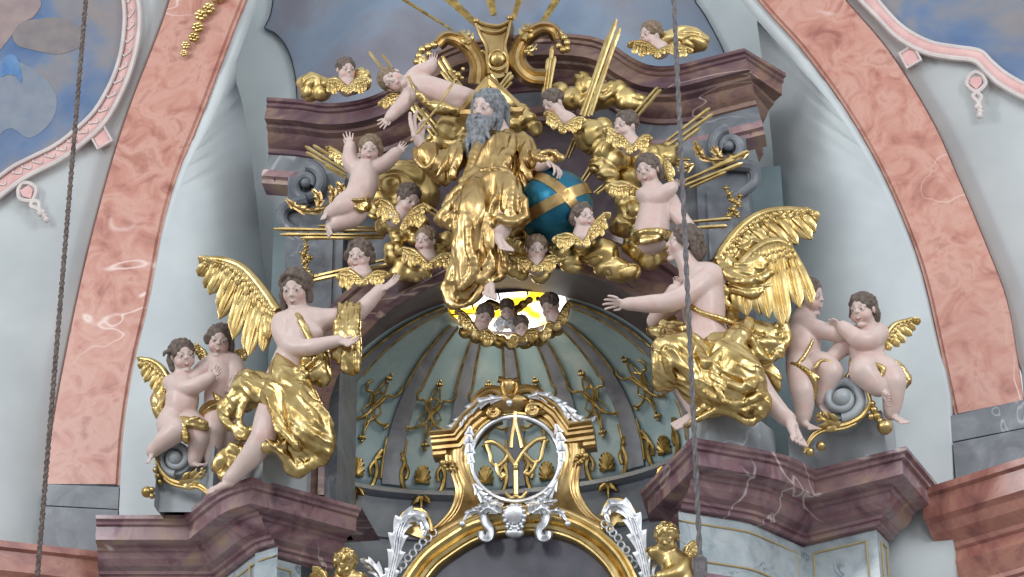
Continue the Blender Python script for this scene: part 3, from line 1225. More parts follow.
class Fig:
    """places a figure: pixel traced joints at a depth plane Y0, d = pixels towards the viewer from that plane"""

    def __init__(self, Y0):
        self.Y0 = Y0

    def pt(self, x, y, d=0):
        p = P(x, y, self.Y0)
        return p + unit(CAM - p) * d * PXM

    def c4(self, pts):
        return [(*self.pt(*q[:3]), q[3] * PXM) for q in pts]

    def limb(self, F, pts, k=2.0, n=None, op=1):
        F.chain(self.c4(pts), k * PXM, n or 4 * (len(pts) - 1), op)

    def blob(self, F, c, r, k=2.0, tilt=0, op=1):
        """ellipsoid; r = (across, depth, up) pixels, tilt degrees clockwise in the picture"""
        a = -R2D(tilt)
        rx = CR * math.cos(a) + CU * math.sin(a)
        uz = CU * math.cos(a) - CR * math.sin(a)
        F.ell(self.pt(*c), np.array(r) * PXM, np.array([rx, CB, uz]), k * PXM, op)

    def head(self, F, c, h, yaw=0, pitch=0, roll=0, baby=True, female=True, colour=True, eyes=True, calm=0.0):
        """c: centre of the head; h: chin to crown in pixels; yaw + = face turns to picture right; pitch + = looks up; roll + = crown tips right"""
        o = self.pt(*c)
        s = h * .93 * PXM
        Fv, Rv, Uv = CB.copy(), CR.copy(), CU.copy()
        y, p, r = R2D(yaw), R2D(pitch), R2D(roll)
        Fv, Rv = Fv * math.cos(y) + Rv * math.sin(y), Rv * math.cos(y) - Fv * math.sin(y)
        Fv, Uv = Fv * math.cos(p) + Uv * math.sin(p), Uv * math.cos(p) - Fv * math.sin(p)
        # roll in the picture plane
        Fv, Rv, Uv = (rotv(v, CB, -r) for v in (Fv, Rv, Uv))
        fr = np.array([Rv, Fv, Uv])
        q = lambda x, f, u: o + (Rv * x + Fv * f + Uv * u) * s
        E = lambda x, f, u, rr, k=.05, op=1: F.ell(q(x, f, u), np.array(rr) * s, fr, k * s, op)
        C = lambda a, b, ra, rb, k=.04, op=1: F.cone(q(*a), q(*b), ra * s, rb * s, k * s, op)
        E(0, -.07, .15, (.36, .41, .36))
        if baby:
            E(0, .08, -.13, (.31, .30, .32), .06)
            for x in (-1, 1):
                E(x * .17, .22, -.19, (.13, .13, .13), .05)
            E(0, .27, -.43, (.10, .09, .075), .05)
            E(0, .17, -.44, (.17, .14, .07), .06)
        else:
            E(0, .09, -.12, (.28, .28, .34), .06)
            for x in (-1, 1):
                E(x * .17, .22, -.10, (.10, .10, .13), .06)
                C((x * .2, .0, -.25), (x * .06, .26, -.44), .07, .07, .06)
            E(0, .28, -.44, (.09, .09, .07), .05)
        for x in (-1, 1):
            E(x * .145, .405, .035, (.08, .08, .05), .05, -1)
            E(x * .142, .292, .02, (.078, .078, .072), .03)
            C((x * .05, .335, .105), (x * .23, .27, .10), .032, .03, .04)
            E(x * .36, -.03, -.02, (.045, .09, .12), .02)
        nl = .11 if baby else .15
        C((0, .335, .07), (0, .40, .07 - nl), .032, .052, .035)
        for x in (-1, 1):
            E(x * .045, .375, .055 - nl, (.035, .04, .03), .02)
        lz = -.25 if baby else -.26
        C((-.085, .325, lz + .0), (0, .375, lz + .012), .016, .028, .02)
        C((.085, .325, lz + .0), (0, .375, lz + .012), .016, .028, .02)
        C((-.06, .325, lz - .05), (.06, .325, lz - .05), .028, .028, .02)
        C((-.10, .35, lz - .022), (.10, .35, lz - .022), .012, .012, .012, -1)
        if colour:
            for x in (-1, 1):
                F.paint(q(x * .21, .30, -.17), .11 * s, BLUSH, .4)
                if eyes:
                    F.paint(q(x * .142, .36, .02), .05 * s, WHITE, .45)
                    F.paint(q(x * .142, .375, .02), .036 * s, IRIS, .95)
                    for u in (-.06, -.02, .02, .06):
                        F.paint(q(x * (.142 + u), .355, .072 - abs(u) * .25), .024 * s, IRIS, .3)
                        F.paint(q(x * (.145 + u), .335, .138 - abs(u) * .2), .03 * s, BROW, .5)
            for x in (-.09, -.045, 0, .045, .09):
                F.paint(q(x, .36, lz + .006 - abs(x) * .05), .02 * s, LIP, .85)
                F.paint(q(x * .6, .355, lz - .045 + abs(x) * .1), .02 * s, LIP, .85)
        self.hq, self.hs, self.hfr = q, s, fr
        return q

    def hair(self, name, mat, parent, n=110, grow=1.0, low=-.35, front=.28, brow=.7, curl=.066, locks=(), vox=.006, seed=1, part=None):
        q, s, fr = self.hq, self.hs, self.hfr
        F = Field(vox)
        rnd = random.Random(seed)
        F.ell(q(0, -.08, .165), A3(.385, .425, .378) * s * grow, fr, .03 * s)
        F.ell(q(0, .36, -.14), A3(.33, .36, .36) * s, fr, .03 * s, -1)
        F.ell(q(0, .46, .13), A3(.24, .2, .2) * s, fr, .03 * s, -1)
        for v in fibo(n):
            x, f, u = v
            if u < low or (f > front and u < brow) or (f > .05 and u < -.02) or (f > -.15 and u < -.25):
                continue
            c = A3(x * .37, -.08 + f * .41, .16 + u * .36)
            j = 1 + rnd.uniform(-.25, .3)
            a = unit(A3(rnd.uniform(-1, 1), rnd.uniform(-1, 1), rnd.uniform(-1, 1)))
            tdir = unit(np.cross(v, a))
            w = tdir * curl * .9
            p0, p1 = c - w, c + w
            F.cone(q(*p0), q(*p1), curl * j * s * .8, curl * j * s * .55, .022 * s)
        for lk in locks:
            F.chain([(*q(*a[:3]), a[3] * s) for a in lk], .02 * s, 4 * (len(lk) - 1))
        F.disp.append((self.strands(fr, s), .03))
        return F.add(name, mat, parent)

    def strands(self, fr, s):
        o = self.hq(0, 0, 0)
        def fn(p):
            l = (p - o) @ fr.T / s
            n = vnoise(l * A3(9, 9, 4) + 11, 3)
            return (np.abs(n - .5) * 2 - .5) * .03 * s
        return fn

    def hand(self, F, wrist, tip, nrm=(0, 0, 1), thumb=1, spread=10, curl=25, w=.20, fr_=.05, k=1.0, bends=None):
        """wrist, tip: (px,py,d); nrm: way the palm faces in (right, up, viewer); thumb: which side (+1 = to the right of the finger direction seen with palm towards you)"""
        a, b = self.pt(*wrist), self.pt(*tip)
        L = np.linalg.norm(b - a)
        D = unit(b - a)
        N = CR * nrm[0] + CU * nrm[1] + CB * nrm[2]
        N = unit(N - D * float(N @ D))
        S = np.cross(D, N) * thumb
        kk = .035 * L
        pc = a + D * L * .27
        for off in (-.6, 0, .6):
            F.cone(a + D * L * .06 + S * off * w * L * .55, a + D * L * .47 + S * off * w * L, .085 * L, .07 * L, kk * 1.5)
        lens = (.46, .52, .48, .38)
        for i, ln in enumerate(lens):
            u = (1.5 - i) / 1.5
            base = a + D * L * (.47 if i in (1, 2) else .44) + S * u * w * L * .95
            ang = R2D(spread) * u
            d0 = D * math.cos(ang) + S * math.sin(ang)
            cu = R2D(curl if bends is None else bends[i])
            p = base
            dd = d0
            for j, (fl, rr) in enumerate(((.42, 1.0), (.32, .9), (.26, .78))):
                dd = unit(rotv(dd, np.cross(d0, N), cu * (.5, .9, .8)[j]))
                e = p + dd * ln * fl * L
                F.cone(p, e, fr_ * L * rr, fr_ * L * rr * .88, .012 * L)
                p = e
        tb = a + D * L * .16 + S * w * L * .75
        t1 = tb + unit(D * .75 + S * .75 + N * .2) * L * .2
        t2 = t1 + unit(D * .95 + S * .25 + N * .25) * L * .2
        F.cone(tb, t1, .075 * L, .058 * L, kk)
        F.cone(t1, t2, .055 * L, .042 * L, .02 * L)

    def foot(self, F, heel, toe, up=(0, 1, 0), w=.19):
        """heel, toe: (px,py,d) of sole line; up: way the instep faces in (right, up, viewer)"""
        a, b = self.pt(*heel), self.pt(*toe)
        L = np.linalg.norm(b - a)
        D = unit(b - a)
        N = CR * up[0] + CU * up[1] + CB * up[2]
        N = unit(N - D * float(N @ D))
        S = np.cross(D, N)
        F.cone(a + N * .13 * L, a + D * .35 * L + N * .16 * L, .13 * L, .13 * L, .06 * L)
        for o in (-.5, .5):
            F.cone(a + D * .3 * L + N * .13 * L + S * o * w * .5 * L, a + D * .74 * L + N * .08 * L + S * o * w * L, .11 * L, .08 * L, .05 * L)
        for i in range(5):
            u = (i - 2) / 2
            t0 = a + D * (.76 - .03 * abs(u)) * L + N * .065 * L + S * u * w * L * .95
            rr = .062 if i == 0 else .046
            F.cone(t0, t0 + D * (.2 - .022 * i) * L - N * .01 * L, rr * L, rr * .9 * L, .012 * L)


def crumple(amp, freq, flow, stretch=4.0, seed=0, sharp=1.0):
    """carved cloth: ridges that run along flow (world vector)"""
    c = unit(flow)
    a = unit(np.cross(c, A3(.31, .87, .4)))
    b = np.cross(c, a)
    def fn(p):
        w = np.stack([vnoise(p * freq * .45 + 31.7 * i, seed + 50 + i) - .5 for i in range(3)], 1) * .6 / freq
        q = p + w
        l = np.stack([q @ a * freq, q @ b * freq, q @ c * freq / stretch], 1)
        r = 1 - np.abs(vnoise(l + 7.3, seed) * 2 - 1)
        r2 = 1 - np.abs(vnoise(l * 2.1 + 3.1, seed + 9) * 2 - 1)
        return -((r ** (1.5 * sharp)) - .4 + .12 * (r2 - .5)) * amp
    return fn


def camv(x, y, z=0):
    return CR * x + CU * y + CB * z


class Cloth(Field):
    """gilded drapery of one figure: broad masses, traced fold ridges and finer carved creases"""

    def __init__(self, fig, vox=.010):
        super().__init__(vox)
        self.fg = fig

    def mass(self, pts, k=5, n=None):
        self.fg.limb(self, [(x, y, d, r * .87) for x, y, d, r in pts], k * .7, n)
        return self

    def fold(self, *pts, k=1.1):
        self.fg.limb(self, pts, k)
        return self

    def groove(self, *pts, k=1.5):
        self.fg.limb(self, pts, k, op=-1)
        return self

    def crease(self, amp, freq, flow, stretch=4.0, seed=0, sharp=1.0):
        self.disp.append((crumple(amp * 2.2 * PXM, freq * .8, camv(*flow), stretch, seed, sharp), .06))
        self.disp.append((crumple(amp * .8 * PXM, freq * 2.0, camv(flow[0] + .3, flow[1] + .3, .4), stretch * .8, seed + 77, sharp), .05))
        return self


def feather(mb, a, b, w, nrm, curve=0.0, th=.22):
    """one carved feather from a to b (world), width w, facing nrm, bowed sideways by curve"""
    a, b = A3(*a), A3(*b)
    D = b - a
    L = np.linalg.norm(D)
    D = D / L
    N = unit(nrm - D * float(nrm @ D))
    S = np.cross(D, N)
    n = 8
    vs, fs = [], []
    for i in range(n + 1):
        t = i / n
        ww = w * (0.55 + .45 * math.sin(min(1, t * 1.6) * math.pi / 2)) * (math.sqrt(max(0, 1 - ((t - .72) / .28) ** 2)) if t > .72 else 1)
        ww = max(ww, w * .04)
        c = a + D * L * t + S * curve * L * math.sin(t * math.pi * .5) ** 2 + N * w * .25 * math.sin(t * math.pi)
        for u, h in ((-1, 0), (-.5, .16), (-.12, .12), (0, .34), (.12, .12), (.5, .16), (1, 0), (.5, -.2), (-.5, -.2)):
            vs.append(c + S * u * ww * .5 + N * h * w * th * 2.2)
    m = 9
    for i in range(n):
        for k in range(m):
            fs.append((i * m + k, i * m + (k + 1) % m, (i + 1) * m + (k + 1) % m, (i + 1) * m + k))
    fs.append(tuple(range(m))[::-1])
    fs.append(tuple(n * m + k for k in range(m)))
    mb.put(vs, fs)


def wing(fig, name, mat, parent, bone, tips, rows=3, w=9, nrm=(0, 0, 1), lift=3.0, cov=.55, label=None, boner=None):
    """bone: pixel polyline (px,py,d) root -> wrist; tips: pixel points of the long feathers from the outermost one inwards"""
    mb = MB()
    N = camv(*nrm)
    bz = crom([fig.pt(*q) for q in bone], 40)
    nt = len(tips)
    tp = np.array([fig.pt(*q) for q in tips])
    k = len(tp)
    W = w * PXM
    for r in range(rows):
        f = (1.0, cov, cov * .52, cov * .3)[r]
        cnt = k + r * 2
        for i in range(cnt):
            t = i / (cnt - 1)
            root = bz[int(round((1 - t * .92) * 40))]
            x = t * (k - 1)
            i0 = min(int(x), k - 2)
            tip = tp[i0] * (1 - (x - i0)) + tp[i0 + 1] * (x - i0)
            e = root + (tip - root) * f
            o = N * lift * PXM * r
            feather(mb, root + o * .8, e + o + N * PXM * (.8 * (i % 2)), W * (1.25 if r == 0 else 1.0 - .12 * r), N, .05 * (1 if i % 2 else -.3))
    br = boner or (w * .5)
    tube(mb, bz + N * lift * PXM * rows * .35, np.linspace(br * PXM * 1.1, br * PXM * .75, len(bz)), 10)
    ball(mb, bz[-1] + N * lift * PXM * rows * .3, br * PXM * .9, 10, 8)
    return mb.add(name, mat, parent, 40, label=label)


def gold_cloud(fig, name, label, blobs, seed=0, k=2.2, vox=.010, mat='gold_soft', group=None, swirl=1.0):
    """blobs: (px,py,d,r)"""
    F = Field(vox)
    for b in blobs:
        F.ell(fig.pt(*b[:3]), A3(b[3], b[3] * .9, b[3] * .92) * 1.12 * PXM, None, k * PXM)
    def fn(p):
        q = p + (np.stack([vnoise(p * 4 + 9 * i, seed + i) for i in range(3)], 1) - .5) * .22
        r = np.abs((vnoise(q * A3(5, 5, 9), seed + 5) * 3.0) % 1.0 - .5) * 2
        return (r ** 2 - .4) * .022 * swirl
    F.disp.append((fn, .05))
    o = F.add(name, mat)
    return tag(o, label, 'cloud', group)


def body(f, t, head=None, limbs=(), hands=(), feet=(), blobs=(), hair=None, mat='skin', vox=.0068, baby=True, name='body'):
    """one continuous carved figure: head, limbs, hands and feet grown into one skin"""
    F = Field(vox)
    F.base = A3(*SKIN)
    if head:
        f.head(F, *head[:2], yaw=head[2], pitch=head[3], roll=head[4], baby=baby, colour=mat == 'skin')
    for l in limbs:
        f.limb(F, l[0], l[1] if len(l) > 1 else 2.5)
    for c, r in blobs:
        f.blob(F, c, r, 4)
    for h in hands:
        f.hand(F, h[0], h[1], h[2] if len(h) > 2 else (0, 0, 1), h[3] if len(h) > 3 else 1, spread=h[4] if len(h) > 4 else 12, curl=h[5] if len(h) > 5 else 22, fr_=.068, w=.21)
    for h in feet:
        f.foot(F, h[0], h[1], h[2] if len(h) > 2 else (0, 1, .2), w=.21)
    for l in limbs:
        for p in l[0][1:-1]:
            F.paint(f.pt(p[0], p[1], p[2] + p[3] * .8), p[3] * PXM * .8, BLUSH, .16)
    o = F.add(name, mat, t, paint=mat == 'skin')
    if hair is not None:
        f.hair('hair', hair.pop('mat', 'hair'), t, **hair)
    return o


def side_wing(f, t, root, end, drop, n=6, w=6, rows=3, name='wing', mat='gold', nrm=(0, 0, 1), bow=4, label=None):
    """small carved wing: bone from root to end, feathers hanging along drop"""
    root, end, drop = A3(*root), A3(*end), A3(*drop)
    mid = (root + end) / 2 - unit(drop) * bow
    tips = []
    for i in range(n):
        u = i / (n - 1)
        e = end * (1 - u) + root * u
        tips.append(e + drop * (.45 + .55 * math.sin(min(1, u * 1.3 + .1) * math.pi)) + (end - root) * .32 * (1 - u))
    return wing(f, name, mat, t, [tuple(root), tuple(mid), tuple(end)], [tuple(q) for q in tips], rows=rows, w=w, nrm=nrm, lift=1.6, cov=.6, boner=w * .42, label=label)


def cherub(label, Y0, c, h, yaw, pitch, roll, neck, wings, mat='hair', hairkw=None, group='winged cherub heads on the gilded clouds', wmats=None, seed=1):
    """winged cherub head: face, hair and a ruff of little wings"""
    f = Fig(Y0)
    t = thing('winged_cherub', label, 'cherub', f.pt(neck[0], neck[1], 0), group)
    x, y, d = c
    body(f, t, (c, h, yaw, pitch, roll), limbs=[([(x + (neck[0] - x) * .15, y + h * .15, d - h * .08, h * .25), ((x + neck[0]) / 2, (y + neck[1]) / 2 + h * .12, d - h * .16, h * .22),
                                                  (neck[0], neck[1], d - h * .22, h * .34)], 3)], vox=.0062,
         hair=dict(mat=mat, seed=seed, n=100, **(hairkw or {})))
    for i, wg in enumerate(wings):
        side_wing(f, t, *wg[:3], n=wg[3] if len(wg) > 3 else 6, w=wg[4] if len(wg) > 4 else 5.5, mat=wmats[i] if wmats else 'gold', label='silver wing' if wmats and wmats[i] == 'silver' else None)
    return t


def rays(label, Y0, bars, depth=.7, group='bundles of gilded rays'):
    """bundle of gilded sun rays; bars: (x0, y0, x1, y1, width) from the inner end to the outer tip"""
    f = Fig(Y0)
    t = thing('ray_bundle', label, 'rays', f.pt(bars[0][0], bars[0][1], 0), group)
    for i, (x0, y0, x1, y1, w) in enumerate(bars):
        a, b = f.pt(x0, y0, i * .5), f.pt(x1, y1, i * .5 + 2)
        D = unit(b - a)
        S = unit(np.cross(D, CB)) * w * .72 * PXM
        N = CB * depth * PXM
        mb = MB()
        m = a + D * np.linalg.norm(b - a) * .93
        vs = [a - S * .8, a + N, a + S * .8, a - N * .6, m - S * 1.1, m + N * 1.2, m + S * 1.1, m - N * .6, b - S * .5, b + N * .5, b + S * .5, b - N * .4]
        fs = [(0, 1, 2, 3)[::-1]]
        for l in (0, 4):
            fs += [(l + q, l + (q + 1) % 4, l + 4 + (q + 1) % 4, l + 4 + q) for q in range(4)]
        fs.append((8, 9, 10, 11))
        mb.put(vs, fs)
        mb.add('ray', 'gold', t, False)
    return t


def leafy(mb, fig, pts, w0=3.0, lobes=6, side=(1, -1), lob=1.3, taper=.25, flat=.55):
    """acanthus scroll: tapering stem with leaf lobes; pts: px,py,d"""
    q = crom(pts, 28)
    n = len(q)
    W = [fig.pt(*p) for p in q]
    rad = np.array([w0 * (1 - (1 - taper) * (i / (n - 1))) for i in range(n)]) * PXM
    tube(mb, W, rad, 8, flat)
    for s in side:
        for i in range(lobes):
            j = int((i + .6) / (lobes + .4) * (n - 2))
            t = unit(W[j + 1] - W[j])
            S = unit(np.cross(t, CB)) * s
            r = rad[j] * lob
            b = W[j] + S * rad[j] * .5
            m = b + S * r * 1.1 + t * r * .9 + CB * r * .35
            e = m + S * r * .8 + t * r * 1.6 - CB * r * .2
            tube(mb, crom([b, m, e], 5), [r * .6, r * .75, r * .78, r * .65, r * .4, r * .08], 6, .5)
    return mb


def acanthus(mb, fig, pts, w, lobes=7, bulge=.5, tip=.25):
    """broad acanthus leaf: lobed blade along a spine (px,py,d), with a raised midrib and curled edges"""
    n = 64
    q = crom(pts, n)
    W = [fig.pt(*p) for p in q]
    vs, fs = [], []
    us = (-1, -.7, -.35, -.1, 0, .1, .35, .7, 1)
    for i in range(n + 1):
        t = i / n
        T = unit(W[min(i + 1, n)] - W[max(i - 1, 0)])
        S = unit(np.cross(T, CB))
        N = unit(np.cross(S, T))
        if float(N @ CB) < 0:
            N = -N
        env = (tip + (1 - tip) * math.sin(math.pi * min(1, (t * .92 + .12)))) * (1 if t < .93 else max(.1, (1 - t) / .07))
        saw = (t * lobes) % 1.0
        ww = w * PXM * env * (.52 + .6 * saw ** 1.3)
        for u in us:
            z = bulge * ww * (1 - u * u) * .8 + (.16 * ww if u == 0 else 0) - (.18 * ww * math.sin(math.pi * saw) if abs(u) in (.35,) else 0) + (.2 * ww if abs(u) == 1 else 0)
            vs.append(W[i] + S * u * ww + N * z + T * abs(u) ** 2 * ww * .35)
        vs.append(W[i] - N * ww * .25)
    m = len(us) + 1
    for i in range(n):
        for k in range(m):
            fs.append((i * m + k, i * m + (k + 1) % m, (i + 1) * m + (k + 1) % m, (i + 1) * m + k))
    fs.append(tuple(range(m))[::-1])
    fs.append(tuple(n * m + k for k in range(m)))
    mb.put(vs, fs)
    return mb
# ---------------------------------------------------------------- front-facing angel on the left pier
def angel_left():
    f = Fig(-0.75)
    t = thing('angel_statue', 'large polychrome angel in gilded drapery facing forward with arms stretched right, left pier', 'statue', f.pt(275, 490, 0))
    F = Field(.008)
    F.base = A3(*SKIN)
    q = f.head(F, (295.5, 290, 36), 40, yaw=-12, pitch=-5, roll=-4, baby=False)
    f.limb(F, [(298, 298, 27, 7.5), (301, 312, 24, 7.5), (303, 322, 20, 10)], 3)           # neck
    f.limb(F, [(285, 322, 22, 10), (304, 322, 22, 13), (325, 320, 18, 9.5)], 5)          # shoulders
    f.limb(F, [(304, 331, 22, 17.5), (299, 348, 20, 17), (290, 364, 16, 15.5), (284, 384, 14, 18)], 5)   # trunk
    for x in (295, 313):
        f.blob(F, (x, 332, 34), (9, 6, 7), 5)
    f.limb(F, [(281, 322, 22, 9.5), (283, 334, 26, 9.2), (290, 345, 32, 8.2), (297, 348, 36, 7.4)], 3)       # arm across the front
    f.limb(F, [(297, 348, 36, 7.6), (312, 347, 42, 7.4), (328, 343, 46, 5.6), (339, 340.5, 48, 4.6)], 2.5)
    f.hand(F, (338, 341, 48), (361, 345, 52), nrm=(.1, .75, .6), thumb=-1, spread=12, curl=24, fr_=.058, w=.19)
    f.limb(F, [(326, 319, 18, 9.5), (342, 318, 14, 8.6), (357, 314, 10, 7.4)], 3)       # raised arm
    f.limb(F, [(357, 314, 10, 7.4), (368, 303, 12, 6.8), (377, 293, 14, 5.2), (381, 289, 14, 4.6)], 2.5)
    f.hand(F, (380, 290, 14), (402, 277, 18), nrm=(-.3, .8, .5), thumb=1, spread=10, curl=14, fr_=.058, w=.19)
    # bare leg
    f.limb(F, [(284, 388, 18, 15), (272, 412, 34, 13.5), (264, 436, 42, 11.5)], 4)
    f.limb(F, [(264, 437, 42, 11.2), (252, 455, 36, 10), (238, 471, 30, 7.2), (228, 481, 28, 5.6)], 3)
    f.foot(F, (231, 487, 26), (205, 494, 34), up=(.1, 1, .2))
    # covered leg
    f.limb(F, [(292, 390, 12, 11), (308, 414, 22, 9), (304, 440, 20, 7), (298, 454, 18, 5)], 4)
    F.paint(f.pt(264, 436, 54), .07, BLUSH, .3)
    b = F.add('body', 'skin', t, paint=True)
    f.hair('hair', 'hair', t, 130, 1.02, low=-.55, curl=.085, seed=4,
           locks=[[(-.3, -.05, .1, .09), (-.37, -.02, -.15, .09), (-.34, .02, -.36, .08), (-.28, -.02, -.5, .05)],
                  [(.3, -.05, .1, .09), (.37, -.02, -.12, .09), (.36, .0, -.3, .07)],
                  [(-.2, .25, .42, .08), (-.33, .1, .2, .08)], [(.05, .28, .44, .09), (.3, .12, .25, .09), (.36, .05, .05, .07)],
                  [(-.1, -.45, -.1, .1), (-.15, -.42, -.4, .09), (-.25, -.3, -.52, .06)]])
    # drapery
    D = Cloth(f, .0095)
    D.mass([(280, 366, 22, 12), (288, 384, 26, 20), (296, 404, 30, 24), (302, 424, 32, 24), (304, 444, 28, 20), (304, 456, 24, 12)], 6)
    D.mass([(262, 382, 26, 10), (276, 396, 38, 14), (290, 412, 44, 16), (312, 428, 42, 18)], 6)
    D.mass([(240, 386, 24, 8), (252, 390, 30, 11), (268, 392, 34, 12)], 5)
    D.mass([(228, 416, 24, 7), (238, 404, 26, 9), (250, 396, 30, 9)], 4)
    D.mass([(320, 372, 22, 7), (318, 358, 24, 8), (306, 360, 30, 8)], 4)
    D.mass([(321, 382, 20, 6), (316, 372, 22, 10), (300, 378, 28, 12)], 5)
    D.mass([(290, 454, 26, 6), (300, 462, 28, 8), (312, 460, 28, 8), (324, 448, 26, 8)], 4)
    # traced ridges
    D.fold((322, 352, 30, 3), (306, 366, 40, 4), (288, 377, 42, 4.5), (262, 384, 38, 4), (246, 384, 34, 3))
    D.fold((320, 362, 30, 2.6), (300, 378, 44, 4), (280, 388, 44, 4), (256, 392, 40, 3))
    D.fold((244, 376, 26, 3.5), (258, 380, 36, 4), (268, 392, 46, 4.5), (276, 410, 52, 5), (284, 430, 54, 4.5), (296, 446, 50, 4))
    D.fold((268, 386, 44, 4), (284, 400, 54, 4), (300, 422, 56, 4.5), (314, 438, 52, 4.5), (328, 444, 42, 4))
    D.fold((290, 388, 46, 3), (308, 400, 52, 3.4), (322, 416, 50, 3.6), (329, 438, 42, 4))
    D.fold((276, 396, 48, 3), (290, 420, 56, 4), (306, 440, 54, 4), (326, 452, 40, 3.6))
    D.fold((240, 384, 30, 3), (232, 398, 28, 3.5), (222, 410, 26, 3), (224, 420, 24, 3))
    D.fold((252, 392, 34, 3), (242, 408, 34, 3.6), (240, 424, 32, 3), (248, 432, 34, 3))
    D.fold((222, 418, 26, 2.6), (232, 426, 28, 3), (244, 436, 32, 3.4), (254, 430, 38, 3))
    D.fold((268, 440, 48, 3), (282, 452, 42, 4), (296, 470, 30, 4.5), (308, 466, 32, 4.2), (322, 458, 32, 4), (330, 436, 34, 3.4))
    D.fold((258, 450, 42, 2.6), (270, 446, 46, 3.4), (284, 444, 48, 3))
    D.fold((218, 466, 18, 4), (228, 456, 20, 5), (238, 448, 22, 4.5), (226, 474, 18, 4.5), (232, 462, 24, 4))
    D.fold((297, 318, 38, 1.7), (302, 326, 42, 1.8), (308, 337, 43, 1.8), (315, 348, 41, 2), (321, 357, 35, 2.2))
    D.groove((262, 398, 56, 2.6), (276, 420, 62, 3), (288, 438, 60, 2.5))
    D.groove((296, 396, 60, 2.2), (312, 416, 60, 2.6), (322, 432, 54, 2))
    D.groove((232, 410, 36, 2), (234, 420, 36, 2))
    D.crease(2.4, 9.5, (.5, -1, .1), 7, 3)
    D.add('drapery', 'gold', t)
    # cloth hanging from the raised arm
    D = Cloth(f, .009)
    D.mass([(345, 310, 18, 8), (347, 326, 24, 10), (346, 342, 28, 9), (350, 358, 26, 7), (353, 370, 24, 5)], 4)
    for i, x in enumerate((338, 344, 350, 356)):
        D.fold((x + 2, 304, 24, 2.4), (x, 322, 32, 2.8), (x - 1 + i, 344, 34, 2.6), (x + 1, 362 + (i % 2) * 8, 28, 2.2))
    D.fold((336, 356, 30, 4), (337, 350, 32, 4), (342, 346, 34, 3))
    D.crease(1.2, 12, (.1, -1, 0), 8, 5)
    D.add('arm_drapery', 'gold', t)
    wing(f, 'wing', 'gold', t, [(277, 312, 4), (268, 298, 4), (256, 282, 4), (242, 268, 2), (224, 261, 0), (206, 260, -2)],
         [(199, 263, -2), (199, 277, -2), (204, 288, -1), (211, 296, 0), (217, 309, 1), (222, 321, 2), (229, 331, 3), (236, 341, 3), (243, 350, 4), (252, 357, 5), (262, 352, 6), (270, 340, 7)],
         rows=4, w=10, nrm=(.1, .1, 1), lift=2.2, cov=.62)
    return t


angel_left()
